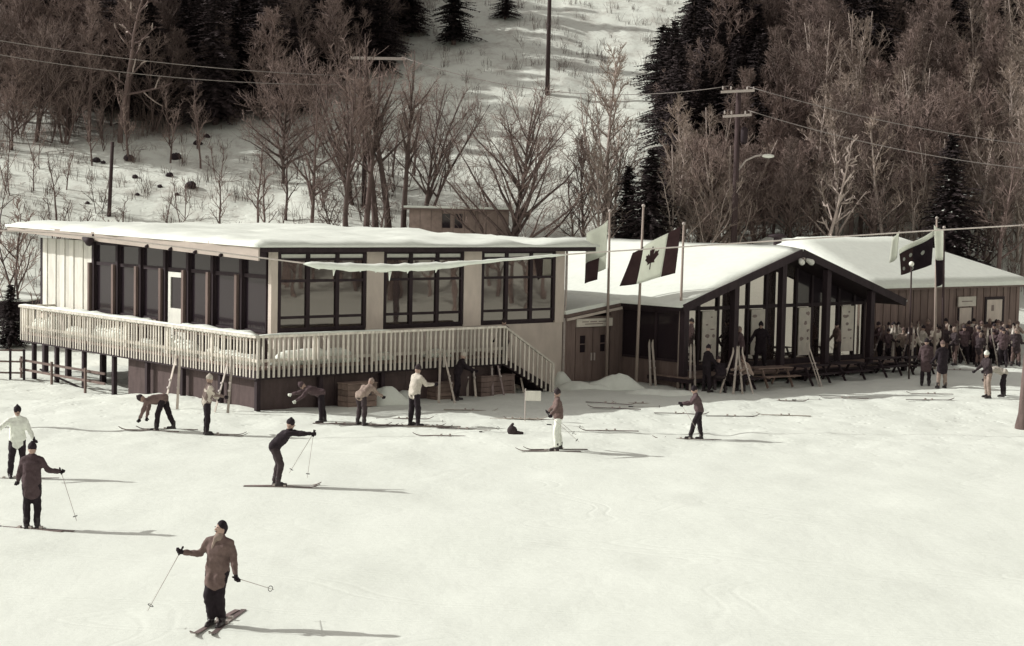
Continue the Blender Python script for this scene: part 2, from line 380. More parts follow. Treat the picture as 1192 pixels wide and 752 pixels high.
# ------------------------------------------------------------------ main lodge
LODGE = empty('ski_lodge', (CX, CY, 0), BANG)
tag(LODGE, 'long flat roofed lodge with tall dark windows and thick snow on its roof', 'building')
def lodge():
    p = LODGE; W = 1.5; UE, VE = 14.95, 19.3
    # floor and lower walls
    MB().box((W+.02, W+.02, 1.0), (UE-.1, VE-.1, 1.45)).build('floor_slab', m_dark, p)
    MB().box((W, W, -.2), (UE, W+.16, 2.42)).build('wall', m_beige, p)
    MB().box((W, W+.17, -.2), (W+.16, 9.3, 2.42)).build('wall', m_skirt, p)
    MB().box((W, 9.3, 1.05), (W+.16, VE, 2.42)).build('wall', m_beige, p)
    MB().box((UE-.16, W+.17, -.2), (UE, VE, 5.15)).build('wall', m_brown, p)
    MB().box((W+.17, VE-.16, 1.0), (UE-.17, VE, 5.15)).build('wall', m_beige, p)
    MB().box((3.2, 3.2, 1.46), (3.3, VE-.4, 5.1)).build('dark_backing', m_inside, p)  # added dark sheets that keep the space behind the windows black
    MB().box((3.32, 3.2, 1.46), (UE-.4, 3.3, 5.1)).build('dark_backing', m_inside, p)
    # right facade: pale pilasters and three window bays
    for a, b in ((W-.02, W+.24), (5.46, 6.2), (9.9, 10.74), (14.5, UE+.02)):
        MB().box((a, W-.05, 2.421), (b, W+.14, 5.2)).build('pilaster', m_beige, p)
    MB().box((W+.25, W+.02, 2.421), (14.49, W+.13, 2.49)).build('sill', m_dark, p)
    zs = [2.5, 2.95, 4.2, 4.93, 5.2]
    for a, b in ((1.76, 5.44), (6.22, 9.88), (10.76, 14.48)):
        fr = MB(); t = .06
        xs = [a+(b-a)*i/3 for i in range(4)]
        for i, x in enumerate(xs):
            w = .075 if i in (1, 2) else .06
            x0 = min(max(x-w, a), b-2*w); fr.box((x0, W-.04, zs[0]), (x0+2*w, W+.1, zs[-1]))
        for z in zs:
            for i in range(3):
                z0 = min(max(z-.045, zs[0]), zs[-1]-.09)
                fr.box((xs[i]+.075, W-.03, z0), (xs[i+1]-.075, W+.09, z0+.09))
        win = fr.build('window', m_dark, p)
        for i in range(3):
            for j in range(4):
                mt = m_trim if j == 3 else m_glassR
                MB().box((xs[i]+.04, W+.02, zs[j]+.03), (xs[i+1]-.04, W+.05, zs[j+1]-.03)).build('pane', mt, win)
    # left facade: pale vertical boards, then window wall with a white door
    n = 11
    for i in range(n):
        v0 = 14.25+(18.6-14.25)*i/n; v1 = 14.25+(18.6-14.25)*(i+1)/n
        d = .0 if i % 2 else .035
        MB().box((W-.03-d, v0+.012, 2.4), (W+.06, v1-.012, 5.2)).build('board', m_white, p)
    MB().box((W+.07, 14.26, 2.43), (W+.12, VE-.2, 5.2)).build('wall_backing', m_dark, p)
    posts = [1.5, 3.25, 5.15, 6.85, 8.5, 10.35, 12.15, 14.1]
    for i, v in enumerate(posts):
        if i == 0: continue
        MB().box((W-.12, v-.085, 2.38), (W+.12, v+.085, 5.2)).build('post', m_dark, p)
        MB().box((W-.22, v+.09, 2.38), (W-.01, v+.24, 4.35)).build('window_fin', m_brown, p)
    for i in range(len(posts)-1):
        a, b = posts[i]+.086, posts[i+1]-.086
        if i == 0: a = W+.26
        door = (i == 3)
        fr = MB()
        for z in ((4.27, 4.40), (5.06, 5.2)): fr.box((W-.03, a, z[0]), (W+.1, b, z[1]))
        if not door: fr.box((W-.03, a, 2.421), (W+.1, b, 2.5))
        fr.box((W-.025, a-.002, 2.5 if not door else 4.27), (W+.095, a+.03, 5.07)); fr.box((W-.025, b-.03, 2.5 if not door else 4.27), (W+.095, b+.002, 5.07))
        win = fr.build('window', m_dark, p)
        MB().box((W+.02, a, 4.40), (W+.05, b, 5.06)).build('pane', m_glassL, win)
        if not door: MB().box((W+.02, a, 2.5), (W+.05, b, 4.27)).build('pane', m_glassL, win)
        else:
            d = MB(); a2, b2 = a+.04, b-.12
            d.box((W-.06, a2, 1.5), (W+.03, a2+.17, 4.24)); d.box((W-.06, b2-.17, 1.5), (W+.03, b2, 4.24))
            d.box((W-.06, a2+.17, 4.06), (W+.03, b2-.17, 4.24)); d.box((W-.06, a2+.17, 1.5), (W+.03, b2-.17, 2.92))
            dr = d.build('door', m_trim, p); dr['label'] = 'white glazed door'
            MB().box((W-.02, a2+.17, 2.92), (W+.0, b2-.17, 4.06)).build('pane', m_glassL, dr)
            MB().box((W-.11, a2+.05, 2.75), (W-.06, a2+.1, 2.95)).build('handle', m_metal, dr)
    # roof slab, tapered fascia and snow
    u0, u1, v0, v1 = .55, 15.95, .75, 19.9
    zt = lambda v: 5.42+.26*(v-v0)/(v1-v0)
    rf = MB().hexa([(u0, v0, zt(v0)-.21), (u1, v0, zt(v0)-.21), (u1, v1, zt(v1)-.21), (u0, v1, zt(v1)-.21)],
                   [(u0, v0, zt(v0)), (u1, v0, zt(v0)), (u1, v1, zt(v1)), (u0, v1, zt(v1))]).build('roof', m_dark, p)
    f = MB().hexa([(u0-.06, v0-.03, 4.93), (u0-.004, v0-.03, 4.93), (u0-.004, v1, zt(v1)-.22), (u0-.06, v1, zt(v1)-.22)],
              [(u0-.06, v0-.03, zt(v0)+.02), (u0-.004, v0-.03, zt(v0)+.02), (u0-.004, v1, zt(v1)+.02), (u0-.06, v1, zt(v1)+.02)]).build('fascia', m_fascia, rf)
    f['label'] = 'pale tapering fascia board'
    sn = MB(); nu, nv = 40, 48; vv = []; r2 = random.Random(3)
    for j in range(nv+1):
        for i in range(nu+1):
            uu = u0-.10+(u1-u0+.2)*i/nu; vv_ = v0-.10+(v1-v0+.2)*j/nv
            e = min(i, nu-i, j, nv-j)
            h = [.03, .13, .19][min(e, 2)]+(.03*math.sin(uu*1.3+vv_*.6)+.02*math.sin(vv_*2.3))*(e > 0)
            h += (.09 if e else .04)*float(vnoise(np.array(uu*.7), np.array(vv_*.7), 21))+.03*float(vnoise(np.array(uu*2.1), np.array(vv_*2.1), 22))
            if e == 0: k_ = .07*float(vnoise(np.array(uu*1.3), np.array(vv_*1.3), 23)); uu += k_*(1 if i in (0, nu) else 0); vv_ += k_*(1 if j in (0, nv) else 0)
            vv.append((uu, vv_, zt(vv_)+h))
    fs = []
    for j in range(nv):
        for i in range(nu):
            a = j*(nu+1)+i; fs.append((a, a+1, a+nu+2, a+nu+1))
    base = len(vv); ring = [i for i in range(nu+1)]+[j*(nu+1)+nu for j in range(1, nu*0+nv+1)]+[nv*(nu+1)+i for i in range(nu-1, -1, -1)]+[j*(nu+1) for j in range(nv-1, 0, -1)]
    for i in ring: x, y, z = vv[i]; vv.append((x, y, zt(y)+.004-.05))
    for k in range(len(ring)):
        k2 = (k+1) % len(ring); fs.append((ring[k2], ring[k], base+k, base+k2))
    sn.add(vv, fs); sn.build('snow', m_snow, rf, True)
    for v in (3.0, 4.7, 6.4, 8.1):
        zz = 4.93+.53*(v-v0)/(v1-v0)
        MB().cap((u0-.05, v, zz+.06), (u0-.13, v, zz+.03), .07, .06, 8).build('soffit_lamp', m_dark, p, True)
    MB().box((u0+.05, v0+.05, 5.0), (u0+.3, v0+.3, 5.2)).build('corner_block', m_dark, p)
    # floodlight under the far end of the fascia
    fl = MB().cap((u0-.08, 12.3, 5.5), (u0-.12, 12.3, 5.3), .03, .03).build('floodlight', m_dark, p)
    MB().cap((u0-.15, 12.9, 5.34), (u0-.3, 12.15, 5.24), .08, .19).build('lamp_housing', m_dark, fl, True)
    # underside posts where the lodge stands clear of the ground
    for v in (11.0, 14.0, 17.0, 19.1):
        for u in (1.7, 6.0, 10.5): MB().box((u, v-.1, -.7), (u+.2, v+.1, 1.0)).build('pier', m_dark, p)
    # chimney and roof vents
    # downpipe on the right corner
    MB().tube([(UE+.1, W-.06, 5.2), (UE+.1, W-.06, 3.1), (UE+.06, W-.04, 2.9), (UE+.06, W-.04, .2)], .05, 8).build('downpipe', m_metal, p)
lodge()

DECK = empty('wooden_deck', (CX, CY, 0), BANG)
tag(DECK, 'raised pale painted deck with baluster railing wrapping around the flat roofed lodge', 'deck')
def deck():
    p = DECK; VL, UR = 17.5, 10.65
    for i in range(8):
        MB().box((.02+.184*i, 0.02 if i else .02, 1.36), (.02+.184*i+.17, VL, 1.45)).build('plank', m_wood, p)
    for i in range(8):
        MB().box((1.51, .02+.184*i, 1.36), (UR, .02+.184*i+.17, 1.45)).build('plank', m_wood, p)
    MB().box((-.03, -.03, 1.06), (.03, VL, 1.355)).build('rim_board', m_dark, p)
    MB().box((.031, -.03, 1.06), (UR, .03, 1.355)).build('rim_board', m_dark, p)
    MB().box((.031, VL-.06, 1.06), (1.5, VL, 1.355)).build('rim_board', m_dark, p)
    for v in (2.9, 5.9, 8.9, 11.9, 14.9): MB().box((.031, v, 1.1), (1.49, v+.1, 1.355)).build('joist', m_dark, p)
    # railing
    rl = MB().box((-.13, -.13, 2.44), (.05, VL+.02, 2.52)).build('top_rail', m_rail, p)
    MB().box((.051, -.13, 2.44), (UR, .05, 2.52)).build('top_rail', m_rail, p)
    MB().box((.06, VL-.05, 2.44), (1.5, VL+.03, 2.52)).build('top_rail', m_rail, p)
    MB().box((.05, .06, 1.62), (.085, VL-.06, 1.72)).build('lower_rail', m_rail, p)
    MB().box((.09, .05, 1.62), (UR, .085, 1.72)).build('lower_rail', m_rail, p)
    me = MB().box((-.07, -.026, 1.12), (-.032, .026, 2.439)).mesh('baluster', m_rail)
    n = 88
    r3 = random.Random(5)
    for i in range(n):
        link_mesh('baluster', me, p, (r3.uniform(-.006, .006), .1+(VL-.15)*i/(n-1), 0), (r3.gauss(0, .007), r3.uniform(-.006, .006), 0))
    me2 = MB().box((-.035, -.085, 1.12), (.035, -.032, 2.439)).mesh('baluster', m_rail)
    n = 54
    for i in range(n):
        link_mesh('baluster', me2, p, (.02+(UR-.08)*i/(n-1)+r3.gauss(0, .008), r3.uniform(-.006, .006), 0), (0, r3.gauss(0, .007), 0))
    for i in range(7): link_mesh('baluster', me2, p, (.1+1.35*i/6, VL+.15, 0))
    for v in (.12, 3.0, 6.0, 9.0, 12.0, 15.0, VL-.1):
        MB().box((.086, v-.05, 1.45), (.186, v+.05, 2.439)).build('railing_post', m_rail, p)
    for u in (2.4, 4.8, 7.2, UR-.1):
        MB().box((u-.05, .086, 1.45), (u+.05, .186, 2.439)).build('railing_post', m_rail, p)
    # snow lying on the rail and on the bench along the left windows
    def soft_bar(a0, a1, w, h, z, axis, seed, nm='snow', off=0.0, step=.4):
        n = max(4, int((a1-a0)/step)); vs_ = []; rr = random.Random(seed)
        for i in range(n+1):
            a = a0+(a1-a0)*i/n; e = .35 if i in (0, n) else 1
            hh = h*e*(.75+.35*rr.random()); ww = w*(.9+.15*rr.random())
            for (s_, q) in ((-.5, 0), (-.46, .7), (-.2, 1), (.2, 1), (.46, .7), (.5, 0)):
                c = (off+s_*ww, a, z+hh*q)
                vs_.append(c if axis == 'v' else (c[1], c[0], c[2]))
        fs = []
        for i in range(n):
            for k in range(6): a = i*6+k; b = i*6+(k+1) % 6; fs.append((a, b, b+6, a+6))
        fs += [tuple(range(5, -1, -1)), tuple(n*6+k for k in range(6))]
        return MB().add(vs_, fs).build(nm, m_snow, p, True)
    soft_bar(-.1, VL, .17, .07, 2.522, 'v', 1, off=-.04)
    soft_bar(.1, 5.4, .16, .05, 2.522, 'u', 2, off=-.04)
    for k, (a, b) in enumerate(((1.75, 6.7), (8.7, 17.3))):
        MB().box((.75, a, 2.18), (1.26, b, 2.28)).build('bench_shelf', m_wood, p)
        for i in range(int((b-a)/1.6)+1):
            vv = a+.1+i*1.6
            MB().box((.8, vv, 1.45), (.9, vv+.1, 2.18)).build('bench_leg', m_dark, p)
        soft_bar(a, b, .62, .22, 2.282, 'v', 11+k, off=.99)
    for k, (a, b, h_) in enumerate(((.6, 3.9, .42), (4.4, 6.5, .6), (7.2, 8.6, .35), (9.4, 12.0, .62), (12.3, 14.4, .45), (15.2, 17.2, .66))):
        soft_bar(a, b, .5, h_, 1.452, 'v', 31+k, off=.42, step=.3)
    for k, (a, b, h_) in enumerate(((.9, 4.3, .5), (5.1, 5.9, .25), (7.3, 8.4, .3))): soft_bar(a, b, .5, h_, 1.452, 'u', 41+k, off=.46, step=.3)
    # posts and skirting below
    for v in (16.6, 14.6, 12.3, 9.9, 7.4, 4.9, 2.4, .12):
        MB().box((.05, v-.075, -.7), (.2, v+.075, 1.06)).build('deck_post', m_dark, p)
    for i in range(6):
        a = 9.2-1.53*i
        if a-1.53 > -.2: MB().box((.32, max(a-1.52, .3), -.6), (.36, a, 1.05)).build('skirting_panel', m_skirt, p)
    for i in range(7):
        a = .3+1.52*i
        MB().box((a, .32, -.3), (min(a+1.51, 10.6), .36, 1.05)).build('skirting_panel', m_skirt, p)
    for u in (2.6, 5.2, 7.8, 10.5): MB().box((u-.075, .05, -.3), (u+.075, .2, 1.06)).build('deck_post', m_dark, p)
    # stairs at the right end, running down along the wall
    for i in range(7):
        z = 1.28-.19*i; u = UR+.04+.34*i
        MB().box((u, .12, z-.05), (u+.33, 1.38, z)).build('tread', m_wood, p)
        MB().box((u, .12, z-.19), (u+.03, 1.38, z-.051)).build('riser', m_dark, p)
    for v in (.06, 1.385): MB().bar((UR+.02, v+.02, 1.2), (UR+2.5, v+.02, .0), .04, .26).build('stringer', m_dark, p)
    for v in (-.04,):
        MB().bar((UR, v, 2.48), (UR+2.42, v, 1.02), .09, .07).build('handrail', m_rail, p)
        for i in range(11):
            t = (i+.5)/11; u = UR+2.42*t; zt = 2.44-1.46*t; zb = max(1.12-1.3*t, -.15)
            MB().box((u-.03, v-.02, zb), (u+.03, v+.02, zt)).build('baluster', m_rail, p)
        MB().box((UR+2.38, v-.05, -.3), (UR+2.48, v+.05, 1.04)).build('newel_post', m_rail, p)
    # low rails between the posts under the far end of the deck
    for z in (.25, .62):
        MB().bar((-.35, 16.9, z-.25), (-.1, 10.2, z-.25), .05, .09).build('guard_rail', m_brown, p)
    for v in (16.9, 14.2, 11.4): MB().box((-.33, v-.04, -.8), (-.25, v+.04, .5)).build('guard_post', m_brown, p)
    MB().bar((-.2, 15.4, .1), (.2, 12.4, -.45), .06, .06).build('brace', m_dark, p)
deck()

# ------------------------------------------------------------------ gabled pavilion with glass front
PAV = empty('gable_pavilion', (CX, CY, 0), BANG)
tag(PAV, 'low gabled pavilion with glass front, dark posts and broad snowy roof', 'building')
def pavilion():
    p = PAV
    uL, uP, uR = 18.0, 25.1, 32.3; zL, zP, zR = 3.2, 5.33, 3.12; vF, vB = -2.0, 13.5; V = -.3
    slope = lambda u: zL+(zP-zL)*(u-uL)/(uP-uL) if u < uP else zP+(zR-zP)*(u-uP)/(uR-uP)
    # roof slabs
    rfs = []
    for (a, b) in ((uL, uP), (uP, uR)):
        za, zb = slope(a), slope(b)
        rfs.append(MB().hexa([(a, vF, za-.24), (b, vF, zb-.24), (b, vB, zb-.24), (a, vB, za-.24)], [(a, vF, za), (b, vF, zb), (b, vB, zb), (a, vB, za)]).build('roof', m_dark, p))
    for rf, (a, b) in zip(rfs, ((uL, uP), (uP, uR))):
        nu, nv = 16, 26; vv = []; rr = random.Random(int(a))
        a2 = a-.10 if a == uL else a; b2 = b+.08 if b == uR else b
        for j in range(nv+1):
            for i in range(nu+1):
                u = a2+(b2-a2)*i/nu; v = vF-.05+(vB-vF+.1)*j/nv
                outer = i if a == uL else nu-i
                e = min(outer, j, nv-j); h = [.03, .11, .16][min(e, 2)]+(.04 if e else .02)*float(vnoise(np.array(u*.9), np.array(v*.9), 24))+.02*float(vnoise(np.array(u*2.3), np.array(v*2.3), 25))*(e > 0)
                vv.append((u, v, slope(u)+h))
        fs = []
        for j in range(nv):
            for i in range(nu): q = j*(nu+1)+i; fs.append((q, q+1, q+nu+2, q+nu+1))
        ring = [i for i in range(nu+1)]+[j*(nu+1)+nu for j in range(1, nv+1)]+[nv*(nu+1)+i for i in range(nu-1, -1, -1)]+[j*(nu+1) for j in range(nv-1, 0, -1)]
        base = len(vv)
        for i in ring: x, y, z = vv[i]; vv.append((x, y, slope(x)-.06 if not (a2 < x < b2 and vF < y < vB) else slope(x)+.004))
        for k in range(len(ring)):
            k2 = (k+1) % len(ring); fs.append((ring[k2], ring[k], base+k, base+k2))
        MB().add(vv, fs).build('snow', m_snow, rf, True)
    # catslide roof over the entrance between the two buildings
    c = MB().hexa([(14.97, 1.35, 2.58), (17.99, 1.35, 2.98), (17.99, 9.5, 2.98), (14.97, 9.5, 2.58)], [(14.97, 1.35, 2.72), (17.99, 1.35, 3.13), (17.99, 9.5, 3.13), (14.97, 9.5, 2.72)]).build('entrance_roof', m_brown, p)
    MB().hexa([(14.98, 1.3, 2.725), (18.1, 1.3, 3.135), (18.1, 9.4, 3.135), (14.98, 9.4, 2.725)], [(14.98, 1.38, 2.86), (18.3, 1.38, 3.30), (18.3, 9.4, 3.34), (14.98, 9.4, 2.9)]).build('snow', m_snow, c)
    MB().bar((15.0, 1.3, 2.52), (18.0, 1.3, 2.92), .06, .1).build('barge_board', m_beige, c)
    # walls
    MB().box((18.32, V+.1, -.2), (18.47, vB-.5, .98)).build('wall', m_brown, p)
    MB().box((18.32, 1.6, .981), (18.47, vB-.5, 2.94)).build('wall', m_brown, p)
    MB().box((uR-.7, V+.1, -.2), (uR-.55, vB-.5, 2.9)).build('wall', m_brown, p)
    MB().box((18.48, vB-.65, -.2), (uR-.71, vB-.5, 2.85)).build('wall', m_brown, p)
    MB().box((19.2, 2.2, .6), (uR-1.2, 2.3, 2.9)).build('dark_backing', m_inside, p)  # added dark sheet behind the glass front, its gloom in the colour
    # side window wall on the left, under the eave
    fr = MB()
    vs_ = [-1.6, -.35, .6, 1.55]
    for v in vs_: fr.box((18.25, v-.05, .98), (18.4, v+.05, 2.95))
    fr.box((18.25, -1.55, .94), (18.4, 1.5, 1.03)); fr.box((18.25, -1.55, 2.83), (18.4, 1.5, 2.95))
    w = fr.build('window', m_dark, p)
    for a, b in zip(vs_[:-1], vs_[1:]): MB().box((18.31, a+.05, 1.03), (18.34, b-.05, 2.83)).build('pane', m_glassL, w)
    MB().box((18.28, -1.65, -.2), (18.38, V+.09, .935)).build('wall', m_brown, p)
    # entrance with double door and sign
    V2 = 1.5
    for i in range(3): MB().box((15.0+.22*i, V2, -.1), (15.0+.22*i+.212, V2+.12, 2.6)).build('board', m_hut, p)
    for i in range(3): MB().box((17.58+.24*i, V2, -.1), (17.58+.24*i+.232, V2+.12, 2.88)).build('board', m_brown, p)
    MB().box((15.67, V2, 2.18), (17.57, V2+.12, 2.6)).build('door_head', m_hut, p)
    for k, u in enumerate((15.7, 16.63)):
        d = MB(); a, b = u, u+.9
        d.box((a, V2+.01, .02), (b, V2+.07, 1.18)); d.box((a, V2+.01, 1.85), (b, V2+.07, 2.17))
        o = (.22, .52) if k == 0 else (.4, .68)
        d.box((a, V2+.01, 1.18), (a+o[0], V2+.07, 1.85)); d.box((a+o[1], V2+.01, 1.18), (b, V2+.07, 1.85))
        dd = d.build('door', m_brown, p)
        MB().box((a+o[0], V2+.04, 1.18), (a+o[1], V2+.05, 1.85)).build('pane', m_glassL, dd)
        MB().box((a+o[0], V2+.0, 1.49), (a+o[1], V2+.035, 1.53)).build('muntin', m_brown, dd)
        MB().box(((b-.1) if k == 0 else a+.04, V2-.05, .85), ((b-.05) if k == 0 else a+.09, V2+.005, 1.15)).build('handle', m_metal, dd)
    s = MB().box((15.66, V2-.07, 2.2), (17.62, V2-.01, 2.52)).build('sign_panel', m_board, p); s['label'] = 'long pale sign above the double door'
    for i, (a, b, z) in enumerate(((15.95, 16.3, 2.38), (16.38, 16.75, 2.38), (16.85, 17.3, 2.38), (16.1, 17.1, 2.29))):
        MB().box((a, V2-.078, z), (b, V2-.071, z+.035)).build('sign_line', m_ink, s)
    # porch floor
    MB().box((18.0, vF-.4, .2), (uR-.2, V+.1, .36)).build('porch_floor', m_dark, p)
    for i in range(9): MB().box((18.02, vF-.4+.235*i, .361), (uR-.22, vF-.4+.235*i+.225, .40)).build('porch_plank', m_wood, p)
    for u in np.arange(18.2, uR, 2.3): MB().box((u, vF-.3, -.3), (u+.2, vF-.1, .2)).build('pier', m_dark, p)
    # porch posts under the rake
    for u in (18.36, 21.25, 24.15, 27.05, 30.1):
        MB().box((u-.13, -1.93, .4), (u+.13, -1.67, slope(u)-.25)).build('post', m_dark, p)
    MB().bar((uL+.02, vF-.04, zL-.12), (uP, vF-.04, zP-.12), .06, .32).build('barge_board', m_dark, p)
    MB().bar((uP, vF-.045, zP-.12), (uR-.02, vF-.045, zR-.12), .06, .32).build('barge_board', m_dark, p)
    MB().tube([(uP, vF+.15, zP-.3), (uP, vF-.15, zP-.36)], .05, 8).build('spot_bracket', m_metal, p)
    for du in (-.22, .22): MB().cap((uP+du, vF-.12, zP-.42), (uP+du*1.4, vF-.26, zP-.5), .09, .13).build('floodlight', m_trim, p, True)
    # glass front
    us = [18.5, 19.6, 20.75, 21.9, 22.8, 23.75, 24.9, 25.9, 26.85, 27.9, 28.8, 29.75, 30.85, 31.6]
    zt = lambda u: slope(u)-.26
    fr = MB()
    for u in us: fr.box((u-.065, V-.07, .4), (u+.065, V+.1, zt(u)-.02))
    for a, b in zip(us[:-1], us[1:]):
        fr.box((a+.065, V-.05, .4), (b-.065, V+.08, .62)); fr.box((a+.065, V-.05, 2.84), (b-.065, V+.08, 2.98))
    win = fr.build('glass_front', m_dark, p)
    for i, (a, b) in enumerate(zip(us[:-1], us[1:])):
        MB().box((a+.05, V+.01, .62), (b-.05, V+.03, 2.84)).build('pane', m_glassG, win)
        za, zb = zt(a+.06)-.02, zt(b-.06)-.02
        if a < uP < b: 
            continue
        if min(za, zb) > 3.06:
            MB().hexa([(a+.05, V+.01, 2.98), (b-.05, V+.01, 2.98), (b-.05, V+.03, 2.98), (a+.05, V+.03, 2.98)],
                      [(a+.05, V+.01, za), (b-.05, V+.01, zb), (b-.05, V+.03, zb), (a+.05, V+.03, za)]).build('pane', m_glassG if b < 27 else m_glassL, win)  # darker glass in the right half stands in for shade and dark reflections
    a, b = 24.9, 25.9
    MB().add([(a+.05, V+.01, 2.98), (b-.05, V+.01, 2.98), (b-.05, V+.01, zt(b)), (uP, V+.01, zt(uP)), (a+.05, V+.01, zt(a)),
              (a+.05, V+.03, 2.98), (b-.05, V+.03, 2.98), (b-.05, V+.03, zt(b)), (uP, V+.03, zt(uP)), (a+.05, V+.03, zt(a))],
             [(0, 1, 2, 3, 4), (9, 8, 7, 6, 5), (0, 5, 6, 1), (1, 6, 7, 2), (2, 7, 8, 3), (3, 8, 9, 4), (4, 9, 5, 0)]).build('pane', m_glassG, win)
    # pale notice panels in some of the lower panes, illegible at this distance
    rr = random.Random(4)
    for (a, b, z0) in ((20.9, 21.75, .8), (23.9, 24.75, .9), (26.98, 27.75, .75), (29.9, 30.75, .8)):
        s = MB().box((a, V-.12, z0), (b, V-.075, 2.80)).build('notice_panel', m_board, p)
        z = 2.6
        while z > 1.3:
            h = rr.uniform(.07, .17)
            for q in range(rr.randint(1, 3)):
                x_ = rr.uniform(a+.15, b-.15); MB().ell((x_, V-.121, z-h/2+rr.uniform(-.04, .04)), (rr.uniform(.05, .16), .012, h/2*rr.uniform(.6, 1.2)), 8, 5).build('notice_mark', m_ink, s)
            z -= h+rr.uniform(.1, .3)
pavilion()

# ------------------------------------------------------------------ brown hut at the right
HUT = empty('ticket_hut', (CX, CY, 0), BANG)
tag(HUT, 'brown boarded hut with snowy hipped roof behind the crowd', 'building')
def hut():
    p = HUT; V = 1.6; a, b = 33.5, 47.0; vb = 10.5; zt = 3.3
    n = 46
    for i in range(n):
        u0 = a+(b-a)*i/n; u1 = a+(b-a)*(i+1)/n
        MB().box((u0+.008, V-(.03 if i % 2 else 0), -.1), (u1-.008, V+.08, zt)).build('board', m_hut, p)
    MB().box((a, V+.09, -.1), (b, V+.2, zt)).build('wall', m_dark, p)
    MB().box((a, V+.21, -.1), (a+.15, vb, zt)).build('wall', m_hut, p)
    MB().box((b-.15, V+.21, -.1), (b, vb, zt)).build('wall', m_hut, p)
    MB().box((a+.16, vb-.15, -.1), (b-.16, vb, zt)).build('wall', m_hut, p)
    e = .55; u0, u1, v0, v1 = a-e, b+e, V-e, vb+e; r0, r1, vm, zr = a+1.0, b-4.3, (V+vb)/2, 5.62
    ze = 3.52
    rf = MB().add([(u0, v0, ze-.2), (u1, v0, ze-.2), (u1, v1, ze-.2), (u0, v1, ze-.2), (u0, v0, ze), (u1, v0, ze), (u1, v1, ze), (u0, v1, ze), (r0, vm, zr-.15), (r1, vm, zr-.15)],
             [(3, 2, 1, 0), (0, 1, 5, 4), (1, 2, 6, 5), (2, 3, 7, 6), (3, 0, 4, 7), (4, 5, 9, 8), (5, 6, 9), (6, 7, 8, 9), (7, 4, 8)]).build('roof', m_brown, p)
    # snow blanket: subdivided so that it lies unevenly
    bm = bmesh.new(); q = .12
    pts = [bm.verts.new(c) for c in [(u0-.05, v0-.05, ze+.03), (u1+.05, v0-.05, ze+.03), (u1+.05, v1+.05, ze+.03), (u0-.05, v1+.05, ze+.03), (r0, vm, zr), (r1, vm, zr),
                                     (u0-.05, v0-.05, ze-.10), (u1+.05, v0-.05, ze-.10), (u1+.05, v1+.05, ze-.10), (u0-.05, v1+.05, ze-.10)]]
    for f in [(0, 1, 5, 4), (1, 2, 5), (2, 3, 4, 5), (3, 0, 4), (6, 7, 1, 0), (7, 8, 2, 1), (8, 9, 3, 2), (9, 6, 0, 3)]: bm.faces.new([pts[i] for i in f])
    bmesh.ops.subdivide_edges(bm, edges=bm.edges[:], cuts=7, use_grid_fill=True)
    for v in bm.verts:
        if v.co.z > ze+.02: v.co.z += .09+.03*math.sin(v.co.x*1.4+v.co.y)
    me = bpy.data.meshes.new('snow'); bm.to_mesh(me); bm.free(); me.materials.append(m_snow)
    me.polygons.foreach_set('use_smooth', [True]*len(me.polygons)); link_mesh('snow', me, rf)
    # door with sign, window
    fr = MB().box((41.55, V-.08, .0), (41.66, V+.0, 2.32)).box((42.72, V-.08, .0), (42.83, V, 2.32)).build('door_frame', m_dark, p)
    MB().box((41.66, V-.06, .03), (42.72, V-.035, 2.32)).build('door', m_beige, p)
    MB().box((42.55, V-.11, 1.0), (42.62, V-.06, 1.12)).build('handle', m_metal, p)
    s = MB().box((41.42, V-.16, 2.40), (42.92, V-.09, 2.88)).build('sign_panel', m_board, p); s['label'] = 'pale sign above the hut door'
    MB().box((41.7, V-.168, 2.62), (42.6, V-.161, 2.67)).build('sign_line', m_ink, s)
    w = MB().box((43.85, V-.09, 1.45), (44.0, V-.035, 2.82)).box((45.4, V-.09, 1.45), (45.55, V-.035, 2.82)).box((44.0, V-.09, 2.68), (45.4, V-.035, 2.82)).box((44.0, V-.09, 1.45), (45.4, V-.035, 1.57)).build('window', m_dark, p)
    MB().box((44.0, V-.06, 1.57), (45.4, V-.04, 2.68)).build('pane', m_beige, w)
    MB().box((44.45, V-.075, 2.1), (44.65, V-.062, 2.4)).build('notice', m_ink, w)
hut()
